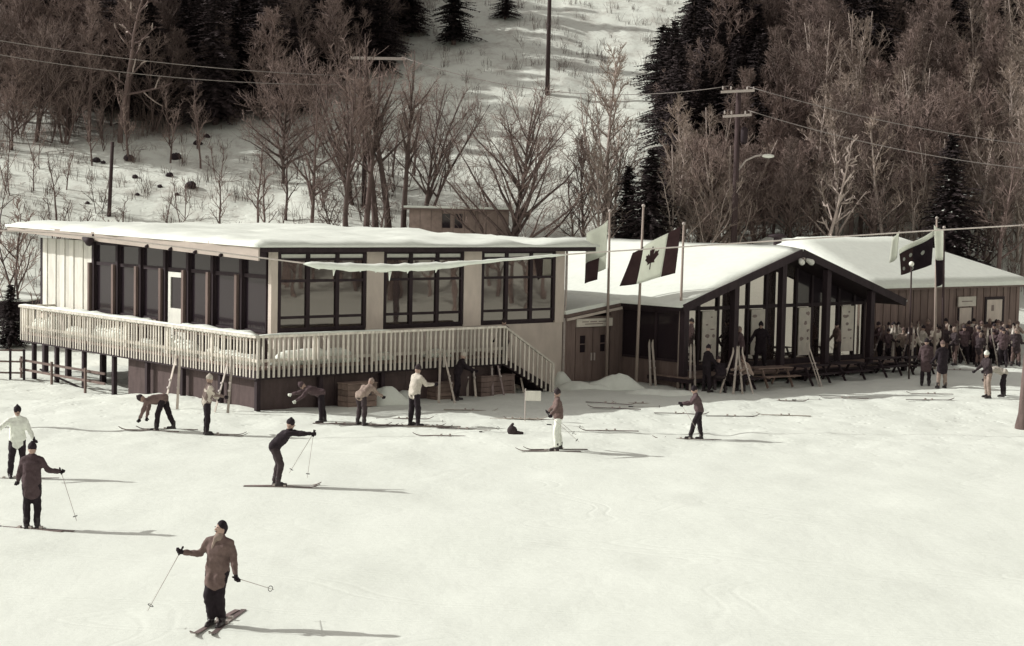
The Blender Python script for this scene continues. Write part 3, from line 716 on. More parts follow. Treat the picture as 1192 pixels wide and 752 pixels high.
# small dark gable of a further roof behind the pavilion ridge
def back_gable():
    c = at_depth(938, 290, 92)
    t = empty('roof_gable', (c.x, c.y, 0), BANG-R(25))
    tag(t, 'little dark gable end with snowy roof peeping over the pavilion ridge', 'building')
    z0 = c.z-.3
    MB().box((-1.2, 0, gh(c.x, c.y)-.8), (1.2, 5, z0)).build('wall', m_brown, t)
    MB().add([(-1.2, 0, z0), (1.2, 0, z0), (0, 0, z0+.62), (-1.2, 5, z0), (1.2, 5, z0), (0, 5, z0+.62)], [(0, 1, 2), (5, 4, 3), (0, 3, 4, 1)]).build('gable_wall', m_brown, t)
    for s in (-1, 1):
        r = MB().hexa([(0, -.4, z0+.63), (s*1.5, -.4, z0-.12), (s*1.5, 5.2, z0-.12), (0, 5.2, z0+.63)], [(0, -.4, z0+.72), (s*1.5, -.4, z0-.03), (s*1.5, 5.2, z0-.03), (0, 5.2, z0+.72)]).build('roof', m_dark, t)
        MB().hexa([(0, -.4, z0+.725), (s*1.53, -.4, z0-.025), (s*1.53, 5.2, z0-.025), (0, 5.2, z0+.725)], [(0, -.36, z0+.84), (s*1.5, -.36, z0+.08), (s*1.5, 5.2, z0+.08), (0, 5.2, z0+.84)]).build('snow', m_snow, r)
    c = at_depth(905, 284, 90)
    v = MB().tube([(0, 0, gh(c.x, c.y)-.3-c.z), (0, 0, .35)], .22, 8).build('chimney_pipe', m_dark, None, False, c)
    tag(v, 'short dark chimney pipe left of the little gable', 'chimney')
    MB().ell((0, 0, .42), (.5, .5, .12)).build('cowl', m_dark, v, True)
back_gable()
# long low building on the slope behind the lodge roof
def back_shed():
    a = at_depth(476, 262, 97); b = at_depth(592, 262, 97)
    t = empty('long_shed', (a.x, a.y, 0), math.atan2(b.y-a.y, b.x-a.x)); L_ = (b-a).length
    tag(t, 'long low tan shed on the slope behind the lodge roof', 'building')
    z0 = 3.0; z1 = at_depth(530, 245, 97).z
    n = 9
    for i in range(n): MB().box((L_*i/n+.01, 0, z0), (L_*(i+1)/n-.01, .1, z1)).build('wall_panel', M('shed_panel', (.27, .21, .185), .9, .25, 2, rnd=.15) if i == 0 else bpy.data.materials['shed_panel'], t)
    MB().box((0, .11, z0), (L_, 4, z1-.02)).build('wall', m_brown, t)
    r = MB().box((-.3, -.4, z1), (L_+.3, 4.3, z1+.1)).build('roof', m_brown, t)
    MB().box((-.3, -.35, z1+.101), (L_+.3, 4.3, z1+.22)).build('snow', m_snow, r)
    for x in (1.9, 2.6): MB().box((x, -.04, z1-1.0), (x+.45, -.005, z1-.2)).build('window', m_glassL, t)
back_shed()

# ------------------------------------------------------------------ trees
def limb(mb, p, d, length, r0, r1, segs, wander, sides, rr, up=.0):
    pts = [Vector(p)]; d = Vector(d).normalized(); rad = [r0]
    for i in range(segs):
        d = (d+Vector((rr.gauss(0, wander), rr.gauss(0, wander), rr.gauss(0, wander)+up))).normalized()
        pts.append(pts[-1]+d*length/segs); rad.append(r0+(r1-r0)*(i+1)/segs)
    mb.tube(pts, rad, sides, caps=sides > 3)
    return pts, rad
def bare_tree_meshes(nm, seed, h, spread, n1, n2, n3, first=.25, mt=None, mw=None, lean=(0, 0), twig=.0155, leaders=1, upness=.55, fan=False):
    rr = random.Random(seed); tr = MB(); cr = MB()
    stems = []
    for k in range(leaders):
        a = rr.uniform(0, 6.28)
        d = (lean[0]+(.28*math.cos(a) if leaders > 1 else 0), lean[1]+(.28*math.sin(a) if leaders > 1 else 0), 1)
        stems.append(limb(tr, (.12*math.cos(a)*(leaders > 1), .12*math.sin(a)*(leaders > 1), -.5), d, h*rr.uniform(.85, 1)+.5, .017*h*(1 if leaders == 1 else .7), .02, 9, .05, 6, rr, .02))
    for pts, rad in stems:
        for i in range(n1//leaders):
            t = first+(.98-first)*(i+rr.random())/(n1//leaders); x = t*(len(pts)-1); k = min(int(x), len(pts)-2); q = pts[k].lerp(pts[k+1], x-k)
            if fan: t = first+(.80-first)*((i+rr.random())/(n1//leaders))**1.15; x = t*(len(pts)-1); k = min(int(x), len(pts)-2); q = pts[k].lerp(pts[k+1], x-k)
            a = i*2.4+rr.uniform(-.5, .5); e = upness+.5*t+rr.uniform(-.15, .2)
            ln = h*spread*(1.15-t)*rr.uniform(.65, 1.15)+.25
            if fan: ln = h*spread*(1.25-.95*t)*rr.uniform(.7, 1.15)+.3; e = upness+.32*t+rr.uniform(-.12, .12)
            r1 = max(.010*ln+.012, .02)*1.1
            bp, br = limb(tr if ln > 1.2 else cr, q, (math.cos(a)*math.cos(e), math.sin(a)*math.cos(e), math.sin(e)), ln, min(r1*1.7, rad[k]*.8), twig, 5, .12, 4 if ln > 1.2 else 3, rr, .06)
            for j in range(n2):
                t2 = .2+.8*(j+rr.random())/n2; x = t2*(len(bp)-1); k2 = min(int(x), len(bp)-2); q2 = bp[k2].lerp(bp[k2+1], x-k2)
                dd = (bp[k2+1]-bp[k2]).normalized(); sd = Vector((rr.gauss(0, 1), rr.gauss(0, 1), rr.gauss(.35, .7))).normalized()
                l2 = ln*.42*(1.2-t2)*rr.uniform(.6, 1.3)+.15
                cp, _ = limb(cr, q2, dd*.8+sd*.8, l2, twig*1.3, twig*.8, 3, .15, 3, rr, .05)
                for m in range(n3):
                    x = rr.uniform(.2, 1)*(len(cp)-1); k3 = min(int(x), len(cp)-2); q3 = cp[k3].lerp(cp[k3+1], x-k3)
                    sd = Vector((rr.gauss(0, 1), rr.gauss(0, 1), rr.gauss(.4, .7))).normalized(); dd = (cp[k3+1]-cp[k3]).normalized()
                    limb(cr, q3, dd*.7+sd*.8, l2*rr.uniform(.35, .8)+.1, twig*.9, twig*.55, 2, .15, 3, rr, .03)
    return tr.mesh('trunk', mt or m_bark, True), cr.mesh('crown', mw or m_twig)
def conifer_meshes(seed, h, rad, dens=1.0, snowy=0.0):
    rr = random.Random(seed); tr = MB(); tr.tube([(0, 0, -.6), (.03, 0, h*.5), (0, .03, h*.98)], [h*.018+.05, h*.011+.03, .02], 6); cr = MB(); sn = MB(); ph1 = rr.uniform(0, 6); ph2 = rr.uniform(0, 6)
    z = h*.08
    while z < h*.985:
        t = z/h; R_ = rad*(1-t)**.85*rr.uniform(.75, 1.1)+.12; nb = int((7+6*(1-t))*dens)
        for k in range(nb):
            a = rr.uniform(0, 6.28); L_ = R_*rr.uniform(.6, 1.15)*(.98+.42*math.sin(2*a+ph1+z*.9)*math.sin(z*1.3+ph2)+.2*math.sin(3*a+z*2.1+ph2)); dr = -.15-.35*rr.random()
            if rr.random() < .12: continue
            d = Vector((math.cos(a), math.sin(a), dr+.25*t)).normalized(); sdv = Vector((-math.sin(a), math.cos(a), 0))
            p0 = Vector((0, 0, z+rr.uniform(-.1, .1)))
            ns = max(3, int(L_/.22))
            for s_ in range(ns):
                f = (s_+.6)/ns; c = p0+d*L_*f+Vector((0, 0, .10*math.sin(f*3)*L_*.4)); w = (.30*(1-f)+.15)*rr.uniform(.6, 1.3)*min(1.0, .5+L_*.3)
                for side in (-1, 1):
                    tip = c+sdv*side*w*rr.uniform(.7, 1.2)+d*.25*w+Vector((0, 0, -w*rr.uniform(.1, .6)))
                    b = c+d*.20+Vector((0, 0, rr.uniform(-.05, .05)))
                    cr.add([c-d*.08, b, tip], [(0, 1, 2)])
                    if snowy and rr.random() < snowy: o_ = Vector((0, 0, .03)); sn.add([c-d*.06+o_, b+o_, tip.lerp(c, .4)+o_], [(0, 1, 2)])
        z += (.22+.18*(1-t))/max(dens, .6)*.9
    return tr.mesh('trunk', m_bark, True), cr.mesh('crown', m_needle), (sn.mesh('snow', m_snow) if snowy else None)
def plant_tree(name, meshes, pos, rz, s, label, cat, group=None, tilt=(0, 0)):
    t = empty(name, pos, rz); t.scale = (s[0], s[0], s[1]) if hasattr(s, '__len__') else (s, s, s)
    t.rotation_euler = (tilt[0], tilt[1], rz)
    for nm, me in zip(('trunk', 'crown', 'snow'), meshes):
        if me: link_mesh(nm, me, t)
    return tag(t, label, cat, group)

BARE = [bare_tree_meshes('bare', 11, 9.5, .34, 30, 8, 7, .25, upness=.65, fan=True), bare_tree_meshes('bare', 12, 10.5, .30, 32, 8, 7, .35),
        bare_tree_meshes('bare', 13, 8.0, .42, 28, 8, 7, .2), bare_tree_meshes('bare', 14, 9.0, .36, 30, 8, 6, .22, leaders=2, upness=.7, fan=True),
        bare_tree_meshes('bare', 15, 7.0, .40, 30, 8, 5, .12, leaders=3), bare_tree_meshes('bare', 16, 11.0, .26, 30, 8, 5, .4)]
PALE = [bare_tree_meshes('bare', 21, 9.0, .36, 22, 7, 4, .25, m_palebark, m_paletwig), bare_tree_meshes('bare', 22, 8.5, .4, 24, 7, 5, .15, m_palebark, m_paletwig, leaders=3, upness=.85, twig=.012, fan=True)]
SAPL = [bare_tree_meshes('sapling', 31, 4.6, .22, 10, 4, 2, .3, twig=.012), bare_tree_meshes('sapling', 32, 3.2, .42, 10, 4, 2, .1, twig=.012, leaders=2)]
CONI = [conifer_meshes(41, 9.0, 2.6, 1.5), conifer_meshes(42, 7.0, 2.7, 1.6), conifer_meshes(43, 11.0, 2.8, 1.5)]
CONIS = [conifer_meshes(44, 7.5, 3.2, 1.9, .05), conifer_meshes(45, 9.5, 3.0, 1.7, .04)]

def woods():
    rr = random.Random(99); pts = []
    def scatter(n, ok, dmin, tries=30000):
        out = []
        for _ in range(tries):
            if len(out) >= n: break
            q = ok()
            if q is None: continue
            if all((q[0]-o[0])**2+(q[1]-o[1])**2 > dmin*dmin for o in out+pts[-0:]): out.append(q)
        return out
    def region(x0, x1, y0, y1, thr=.6):
        def f():
            y = rr.uniform(y0, y1); x = rr.uniform(x0, x1)*(y/150.0)
            return (x, y) if wooded(x, y) > thr else None
        return f
    L_ = scatter(250, region(-46, 0, 107, 162), 1.4)
    R_ = scatter(330, region(5, 46, 94, 162), 1.4)
    mass = MB(); massc = MB()
    low = [bare_tree_meshes('bare', 71, 9.5, .36, 22, 6, 4, .25, twig=.022), bare_tree_meshes('bare', 72, 8.5, .40, 22, 6, 4, .2, twig=.022)]
    lowc = conifer_meshes(73, 9.0, 2.6, 1.0)
    def into(mb, meshes, x, y, a, s):
        c, n = math.cos(a)*s, math.sin(a)*s; z = gh(x, y)
        for me in meshes:
            if me: mb.add([(x+c*v.co.x-n*v.co.y, y+n*v.co.x+c*v.co.y, z+s*v.co.z) for v in me.vertices], [tuple(p.vertices) for p in me.polygons])
    for side, lst, cap in (('left', L_, 105), ('right', R_, 150)):
        lst.sort(key=lambda q: q[1]); nb = 0
        for i, (x, y) in enumerate(lst):
            k = rr.random(); s = rr.uniform(.75, 1.15); a = rr.uniform(0, 6.28); xr = x/y
            where = ['far left', 'left', 'middle', 'right'][min(3, max(0, int((xr+.31)/.09 if side == 'left' else (xr-.05)/.07)))] + (' front' if i < len(lst)*.4 else ' back')
            if (k < .27 and y > 116) or (side == 'right' and .07 < xr < .15 and 106 < y < 132 and k < .8) or (side == 'left' and y > 124 and k < .45):
                plant_tree('conifer_tree', rr.choice(CONI), (x, y, gh(x, y)), a, (s*.95, s),
                           'dark evergreen, %s of the wood %s of the ski run' % (where, side), 'tree', 'dark evergreens in the %s wood, %s' % (side, where))
            elif nb >= cap:
                into(mass, rr.choice(low), x, y, a, s)
            elif k < .40 and side == 'right':
                nb += 1
                plant_tree('bare_tree', rr.choice(PALE), (x, y, gh(x, y)), a, s,
                           'pale leafless tree, %s of the wood right of the ski run' % where, 'tree', 'pale trees in the right wood, %s' % where)
            else:
                nb += 1
                plant_tree('bare_tree', rr.choice(BARE), (x, y, gh(x, y)), a, s,
                           'leafless brown tree, %s of the wood %s of the ski run' % (where, side), 'tree', 'leafless trees in the %s wood, %s' % (side, where))
    # woods out to the sides, seen mirrored in the windows
    for i in range(70): into(mass, low[i % 2], rr.uniform(40, 80), rr.uniform(14, 66), rr.uniform(0, 6.28), rr.uniform(1.0, 1.35))
    for i in range(30): into(massc, lowc, rr.uniform(-165, -128), rr.uniform(60, 115), rr.uniform(0, 6.28), rr.uniform(.9, 1.2))
    tag(mass.build('distant_wood', m_twig), 'mass of leafless trees filling the back of the woods', 'woods', kind='stuff')
    tag(massc.build('evergreen_wood', m_needle), 'mass of evergreens far off to the left', 'woods', kind='stuff')
    # saplings on the open snow below the left wood
    S_ = scatter(78, lambda: (rr.uniform(-40, -6), rr.uniform(92, 118)), 1.3)
    for x, y in S_:
        plant_tree('sapling_tree', rr.choice(SAPL), (x, y, gh(x, y)), rr.uniform(0, 6.28), rr.uniform(.6, 1.2),
                   'thin leafless sapling on the snow below the left wood', 'tree', 'saplings on the lower slope')
woods()

def single_trees():
    def put(px, py, meshes, s, label, name='bare_tree', rz=0., tilt=(0, 0), y=None):
        q = on_ground(px, py, 82) if y is None else Vector((at_depth(px, py, y).x, y, gh(at_depth(px, py, y).x, y)))
        plant_tree(name, meshes, q, rz, s, label, 'tree', None, tilt)
    vase = bare_tree_meshes('bare', 51, 9.5, .50, 34, 8, 6, .14, m_bark, m_twig, upness=.72, twig=.011, fan=True)
    put(592, 258, vase, 1.22, 'spreading leafless tree alone on the snow behind the middle of the lodge', rz=.3, y=96)
    slim = bare_tree_meshes('bare', 52, 11.0, .30, 14, 6, 6, .40, twig=.010, upness=.85, fan=True)
    for k, (px, s, tl, w) in enumerate(((402, .95, .02, 'leftmost of the slim leaning trees behind the lodge roof'), (424, 1.0, .10, 'second from left of the slim leaning trees behind the lodge roof'),
                                (438, 1.05, .12, 'third from left of the slim leaning trees behind the lodge roof'), (455, 1.1, .13, 'fourth from left of the slim leaning trees behind the lodge roof'),
                                (470, 1.0, .15, 'rightmost of the slim leaning trees behind the lodge roof'))):
        put(px, 262, slim, s*1.18, w, rz=k*1.3, tilt=(0, tl), y=97+.6*k)
    put(362, 262, bare_tree_meshes('bare', 53, 9.0, .42, 14, 6, 5, .3, upness=.6, twig=.012, fan=True), .95, 'dark leaning leafless tree with twisted limbs behind the lodge', rz=2., tilt=(0, -.1), y=98)
    fan = bare_tree_meshes('bare', 67, 9.5, .44, 27, 7, 6, .2, m_bark, m_twig, upness=.8, twig=.011, leaders=3, fan=True)
    put(488, 262, fan, 1.05, 'wide fan shaped leafless tree right of the slim leaning trees', rz=.9, tilt=(0, .12), y=101)
    put(415, 255, fan, 1.1, 'wide fan shaped leafless tree behind the slim leaning trees', rz=3.1, y=104)
    put(722, 255, PALE[1], 1.15, 'tall pale many stemmed tree at the right edge of the ski run', rz=1.9, y=101)
    put(704, 240, PALE[0], 1.25, 'tallest pale tree at the right edge of the ski run', rz=.2, y=103)
    put(668, 250, SAPL[0], 1.3, 'slim sapling alone at the right of the lone spreading tree', 'sapling_tree', y=100)
    put(392, 262, bare_tree_meshes('bare', 54, 6.5, .34, 18, 6, 3, .35), .9, 'small forked leafless tree left of the slim leaning trees', rz=1., y=95)
    put(330, 240, bare_tree_meshes('bare', 55, 8.0, .46, 36, 8, 7, .15, twig=.012, upness=.6, fan=True), 1.0, 'round bushy leafless tree above the left end of the lodge', rz=1., y=107)
    snag = bare_tree_meshes('bare', 66, 12.0, .27, 12, 2, 0, .3, m_bark, m_palebark, twig=.05, upness=.15)  # limbs paler than the trunk: sunlight and snow put into their colour
    put(140, 166, snag, 1.0, 'tall snag with pale sunlit snowy limbs in the left wood', rz=.4)
    snag2 = bare_tree_meshes('bare', 57, 10.0, .17, 16, 2, 1, .25, m_palebark, m_palebark, lean=(.10, 0), twig=.045, upness=.3)  # pale colour carries the sunlight and snow on the limbs
    put(945, 275, snag2, 1.0, 'pale storm broken tree with stubby sunlit snowy limbs behind the pavilion', rz=0.1, tilt=(0, .12), y=94)
    put(1040, 260, bare_tree_meshes('bare', 58, 10.5, .34, 16, 6, 4, .3, m_palebark, m_paletwig, lean=(-.22, 0), twig=.02), 1.0, 'pale tree leaning left above the right hand flags', rz=0., y=97)
    put(1120, 262, bare_tree_meshes('bare', 59, 8.0, .5, 12, 5, 4, .2, m_palebark, m_paletwig, lean=(.35, 0), twig=.02), 1.0, 'pale tree leaning far right above the hut roof', rz=0., y=98)
    put(1165, 300, bare_tree_meshes('bare', 60, 10.0, .3, 18, 6, 4, .3), 1.0, 'dark leafless tree at the right behind the hut', y=93)
    put(790, 275, PALE[1], 1.05, 'clump of pale upright stems between the flagpoles and the utility pole', rz=.5, y=95)
    put(820, 275, PALE[0], .95, 'pale leafless tree just left of the utility pole', rz=2.5, y=97)
    put(700, 262, PALE[0], .9, 'thin pale leafless tree behind the right end of the lodge roof', rz=4., y=96)
    put(683, 262, bare_tree_meshes('bare', 61, 8.0, .36, 22, 7, 4, .2), .95, 'brown leafless tree behind the right end of the lodge roof', rz=4., y=99)
    put(757, 268, CONIS[0], (1.05, 1.08), 'dense dark evergreen standing behind the canadian flag', 'conifer_tree', y=96)
    put(731, 262, CONIS[1], (.8, .62), 'slimmer evergreen just left of the dense one behind the flags', 'conifer_tree', y=99)
    put(1105, 285, CONIS[1], (1.05, .95), 'broad dark evergreen behind the hut roof', 'conifer_tree', y=95)
    put(955, 270, CONI[1], (.5, .42), 'small dark evergreen at the foot of the storm broken tree', 'conifer_tree', y=96)
    for k, (px, py, s, lb) in enumerate(((440, 60, .9, 'evergreen at the top left edge of the ski run'), (475, 40, .8, 'evergreen standing free near the top of the ski run'),
                                   (528, 52, .75, 'lone evergreen jutting onto the ski run'), (588, 22, .5, 'small evergreen at the top edge of the photo on the run'),
                                   (770, 110, .85, 'evergreen at the top right edge of the ski run'), (808, 90, .9, 'second evergreen right of the ski run'),
                                   (850, 75, .95, 'third evergreen right of the ski run'), (890, 100, 1.0, 'fourth evergreen right of the ski run'),
                                   (775, 150, .75, 'evergreen at the right edge of the run, nearest the valley'), (800, 165, .7, 'evergreen low at the right edge of the run'), (826, 150, .8, 'broad evergreen in the dark clump right of the run'), (846, 135, .85, 'tall evergreen in the dark clump right of the run'), (872, 150, .8, 'rightmost evergreen of the dark clump right of the run'))):
        put(px, py, CONI[k % 3], (s*1.1, s*.85), lb, 'conifer_tree', rz=k*1.1)
    # dark bush at the far left of the lodge
    q = on_ground(12, 362, 60); plant_tree('conifer_shrub', CONI[1], Vector((at_depth(12, 340, 80).x, 80, gh(at_depth(12, 340, 80).x, 80))), 0, (.55, .42), 'dark bushy evergreen shrub left of the lodge', 'shrub')
    put(30, 330, bare_tree_meshes('bare', 63, 7.0, .5, 16, 6, 3, .15, twig=.02, leaders=2), 1.0, 'dark spreading leafless tree beside the left end of the lodge', y=82)
    # trunk at the right edge of the photo
    g = on_ground(1188, 499)
    t = empty('tree', (g.x+.12, g.y, g.z)); tag(t, 'thick brown tree trunk at the right edge of the slope', 'tree')
    rr = random.Random(5); mb = MB()
    mb.tube([(0, 0, -.4), (0, 0, .12), (.02, 0, .5), (.05, .02, 1.5), (.12, .03, 3.0), (.45, 0, 5.0), (.95, .1, 7.0), (1.4, .1, 9)], [.36, .30, .235, .205, .19, .17, .13, .07], 14); mb.build('trunk', m_bark, t, True)
    cr = MB()
    for i in range(16):
        a = rr.uniform(0, 6.28); z = rr.uniform(5, 8.8); c = Vector((.45+(z-5)*.24, .05, z))
        bp, _ = limb(cr, c, (math.cos(a), math.sin(a), .7), rr.uniform(1, 2), .05, .015, 4, .15, 4, rr, .05)
        for j in range(5): limb(cr, bp[rr.randint(1, 4)], (rr.gauss(0, 1), rr.gauss(0, 1), .6), .7, .015, .008, 2, .2, 3, rr)
    cr.build('crown', m_twig, t)
single_trees()

def brush():
    rr = random.Random(17); mb = MB(); n = 0
    while n < 3300:
        y = rr.uniform(92, 160); x = rr.uniform(-46, 46)*(y/130)
        w = float(wooded(x, y)); dens = .10+.9*w
        if 108 < y < 150 and -10 < x < 16: dens = max(dens, .3+.55*max(0., float(vnoise(np.array(x*.22), np.array(y*.2), 31))))
        if y < 114 and x < -4: dens = max(dens, .6)
        if rr.random() > dens: continue
        z = gh(x, y); n += 1; h = rr.uniform(.25, 1.0)*(.6+.8*rr.random())+1.7*rr.random()*(w > .5); wd = rr.uniform(.25, .9)
        for k in range(rr.randint(5, 13)):
            a = rr.uniform(0, 6.28); q = wd*h*rr.random(); x0 = x+rr.gauss(0, .18); y0 = y+rr.gauss(0, .18); hk = h*rr.uniform(.45, 1.15)
            mb.tube([(x0, y0, z-.2), (x0+q*.45*math.cos(a)+rr.gauss(0, .05), y0+q*.45*math.sin(a), z+hk*.55), (x0+q*math.cos(a)+rr.gauss(0, .08), y0+q*math.sin(a), z+hk)], [.013, .010, .005], 3, False)
    o = mb.build('brush', m_brush); tag(o, 'low leafless brush and weeds poking out of the snow on the hillside', 'brush', kind='stuff')
    # rocks and stumps showing dark on the lower slope
    def rock(px, py, s, lb):
        q = on_ground(px, py, 84); m = MB(); r2 = random.Random(px); vs0 = len(m.v)
        m.ell((0, 0, .1*s), (.5*s, .35*s, .35*s), 9, 6); m.v = [(a*(1+r2.uniform(-.2, .2)), b*(1+r2.uniform(-.2, .2)), c*(1+r2.uniform(-.2, .2))) for a, b, c in m.v]
        o = m.build('rock', m_dark, None, False, q); tag(o, lb, 'rock', 'dark rocks on the lower slope')
    for px, py, s in ((112, 188, .9), (150, 186, 1.2), (157, 207, .7), (205, 185, 1.3), (222, 218, 1.3), (160, 227, .5), (120, 190, .6), (186, 218, .6), (102, 237, .5), (206, 227, .5), (197, 205, .8), (230, 168, 1.0), (240, 160, .8)):
        rock(px, py, s*.62, 'dark rock poking through the snow on the lower left slope')
brush()

# ------------------------------------------------------------------ poles, wires and cables
def sag(a, b, s, n=16):
    a = Vector(a); b = Vector(b); return [a.lerp(b, i/n)-Vector((0, 0, 4*s*(i/n)*(1-i/n))) for i in range(n+1)]
def poles():
    # utility pole behind the pavilion
    top = at_depth(860, 103, 95); x, y = top.x, 95; g = gh(x, y)
    t = empty('utility_pole', (x, y, g)); tag(t, 'utility pole with two crossarms and a street lamp arm behind the pavilion', 'utility pole')
    h = top.z-g
    MB().tube([(-.05, 0, -.6), (0, 0, h)], [.19, .14], 10).build('shaft', m_polew, t, True)
    for dz, w in ((.15, 1.0), (1.5, .85)):
        c = MB().bar((-w, -.17, h-dz-.08), (w*.85, -.17, h-dz+.05), .12, .14).build('crossarm', m_metal, t)
        for k in (-.9, -.45, .45, .8): MB().cap((k*w, -.17, h-dz+.1), (k*w, -.17, h-dz+.22), .05, .04).build('insulator', m_metal, c)
    MB().cap((.35, -.15, h-2.9), (.35, -.15, h-2.3), .2, .2).build('transformer', m_dark, t, True)
    lz = at_depth(858, 194, 95).z-g
    arm = MB().tube([(.1, 0, lz-.2), (.5, -.05, lz+.35), (1.0, -.1, lz+.6), (1.4, -.12, lz+.68)], .055, 8).build('lamp_arm', m_metal, t, True)
    MB().ell((1.72, -.12, lz+.62), (.36, .17, .12)).build('lamp_head', m_trim, arm, True)
    T1 = Vector((x, y-.17, top.z))
    # tall pole on the run
    b = on_ground(637, 110, 90); hh = 12.0
    p2 = MB().tube([(0, 0, -.6), (.04, 0, hh)], [.17, .12], 10).build('utility_pole', m_polew, None, True, b); tag(p2, 'tall bare utility pole standing on the ski run', 'utility pole')
    bar = MB().bar((-.9, -.16, hh-.4), (.9, -.16, hh-.4), .1, .12).build('crossarm', m_polew, p2)
    # short leaning pole above the lodge on the left
    b = on_ground(126, 252, 84); tp = at_depth(131, 165, b.y)
    p3 = MB().tube([(0, 0, -1.0), (tp.x-b.x, 0, tp.z-b.z)], [.13, .10], 8).build('utility_pole', m_polew, None, True, b); tag(p3, 'plain leaning post on the snow above the left end of the lodge', 'utility pole')
    # two-armed pole half hidden in the slim trees
    tp = at_depth(426, 66, 104); g = gh(tp.x, 104); h = tp.z-g
    p4 = MB().tube([(0, 0, -.6), (0, 0, h)], [.17, .12], 10).build('utility_pole', m_polew, None, True, (tp.x, 104, g)); tag(p4, 'utility pole with two long pale crossarms among the slim trees', 'utility pole')
    for dz in (.1, 2.15): MB().bar((-.95, -.16, h-dz), (2.45, -.16, h-dz), .10, .17).build('crossarm', m_metal, p4)
    P4 = Vector((tp.x, 103.8, tp.z))
    off_l = at_depth(-60, 30, 92)
    gl = gh(off_l.x-2, 92); pl = MB().tube([(0, 0, -.6), (0, 0, off_l.z-gl+.4)], [.17, .12], 8).build('utility_pole', m_polew, None, True, (off_l.x-2, 92, gl)); tag(pl, 'utility pole just beyond the left edge of the photo', 'utility pole')
    off_r = at_depth(1250, 176, 90); gr = gh(off_r.x+1, 90)
    pr = MB().tube([(0, 0, -.6), (0, 0, off_r.z-gr+.4)], [.17, .12], 8).build('utility_pole', m_polew, None, True, (off_r.x+1, 90, gr)); tag(pr, 'utility pole just beyond the right edge of the photo', 'utility pole')
    L0 = Vector((off_l.x-2, 91.8, off_l.z))
    for i, (a, b_, s, lb) in enumerate(((L0, P4+Vector((-.8, 0, -1.2)), .5, 'upper overhead wire crossing the left wood'), (L0-Vector((0, 0, .7)), P4+Vector((-.4, 0, -1.7)), .7, 'lower overhead wire crossing the left wood'),
                           (P4+Vector((2.2, 0, -.0)), T1+Vector((-.6, 0, .1)), 1.2, 'overhead wire from the two armed pole to the lamp pole'),
                           (T1+Vector((.5, 0, .1)), Vector((off_r.x+1, 89.8, off_r.z)), .5, 'upper overhead wire right of the lamp pole'), (T1+Vector((.5, 0, -1.2)), Vector((off_r.x+1, 89.8, off_r.z-1.2)), .6, 'lower overhead wire right of the lamp pole'))):
        o = MB().tube(sag(a, b_, s), .022, 5).build('overhead_wire', m_wire, None, True); tag(o, lb, 'wire')
    # frosted cable strung across in front of the buildings
    pix = [(-40, 266), (0, 268.5), (60, 271), (130, 278), (200, 286.5), (280, 297), (355, 306.5), (400, 309.5), (450, 311), (500, 309), (545, 305.5), (600, 300.5), (655, 296.5), (720, 292), (800, 287), (900, 280.5), (985, 275), (1090, 268), (1192, 262), (1235, 259)]
    pts = [at_depth(px, py, 51+max(px, 0)/1192*5) for px, py in pix]
    c = MB().tube(pts, .024, 6).build('lift_cable', m_cable, None, True); tag(c, 'frosted cable sagging across the front of the lodge', 'cable')
    seg = [(353, 306.5, .02), (362, 308, .10), (400, 310.5, .125), (450, 312, .13), (500, 310, .115), (530, 307.5, .10), (545, 306, .06), (600, 301, .05), (650, 297, .04), (660, 296.2, .02)]
    fine = []; r5 = random.Random(2)
    for (a0, b0, q0), (a1, b1, q1) in zip(seg[:-1], seg[1:]):
        n_ = max(1, int((a1-a0)/7))
        for i in range(n_): t_ = i/n_; fine.append((a0+(a1-a0)*t_, b0+(b1-b0)*t_+r5.uniform(-.4, .5), (q0+(q1-q0)*t_)*r5.uniform(.8, 1.18)))
    fine.append(seg[-1])
    MB().tube([at_depth(a, b, 51+a/1192*5) for a, b, _ in fine], [r for _, _, r in fine], 8).build('snow_crust', m_snow, c, True)
    for px, py, l in ((389, 313, .22), (454, 316, .3), (420, 313, .1), (372, 311, .08), (475, 314, .12), (508, 312, .15), (438, 315, .07)):
        q = at_depth(px, py, 51+px/1192*5); MB().tube([q, q-Vector((.02, 0, l))], [.06, .01], 6).build('icicle', m_snow, c, True)
    for q, lb in ((pts[0], 'cable mast just beyond the left edge of the photo'), (pts[-1], 'cable mast just beyond the right edge of the photo')):
        g = gh(q.x, q.y); o = MB().tube([(0, 0, -.5), (0, 0, q.z-g+.2)], [.16, .13], 8).build('cable_mast', m_polew, None, True, (q.x, q.y, g)); tag(o, lb, 'mast')
poles()

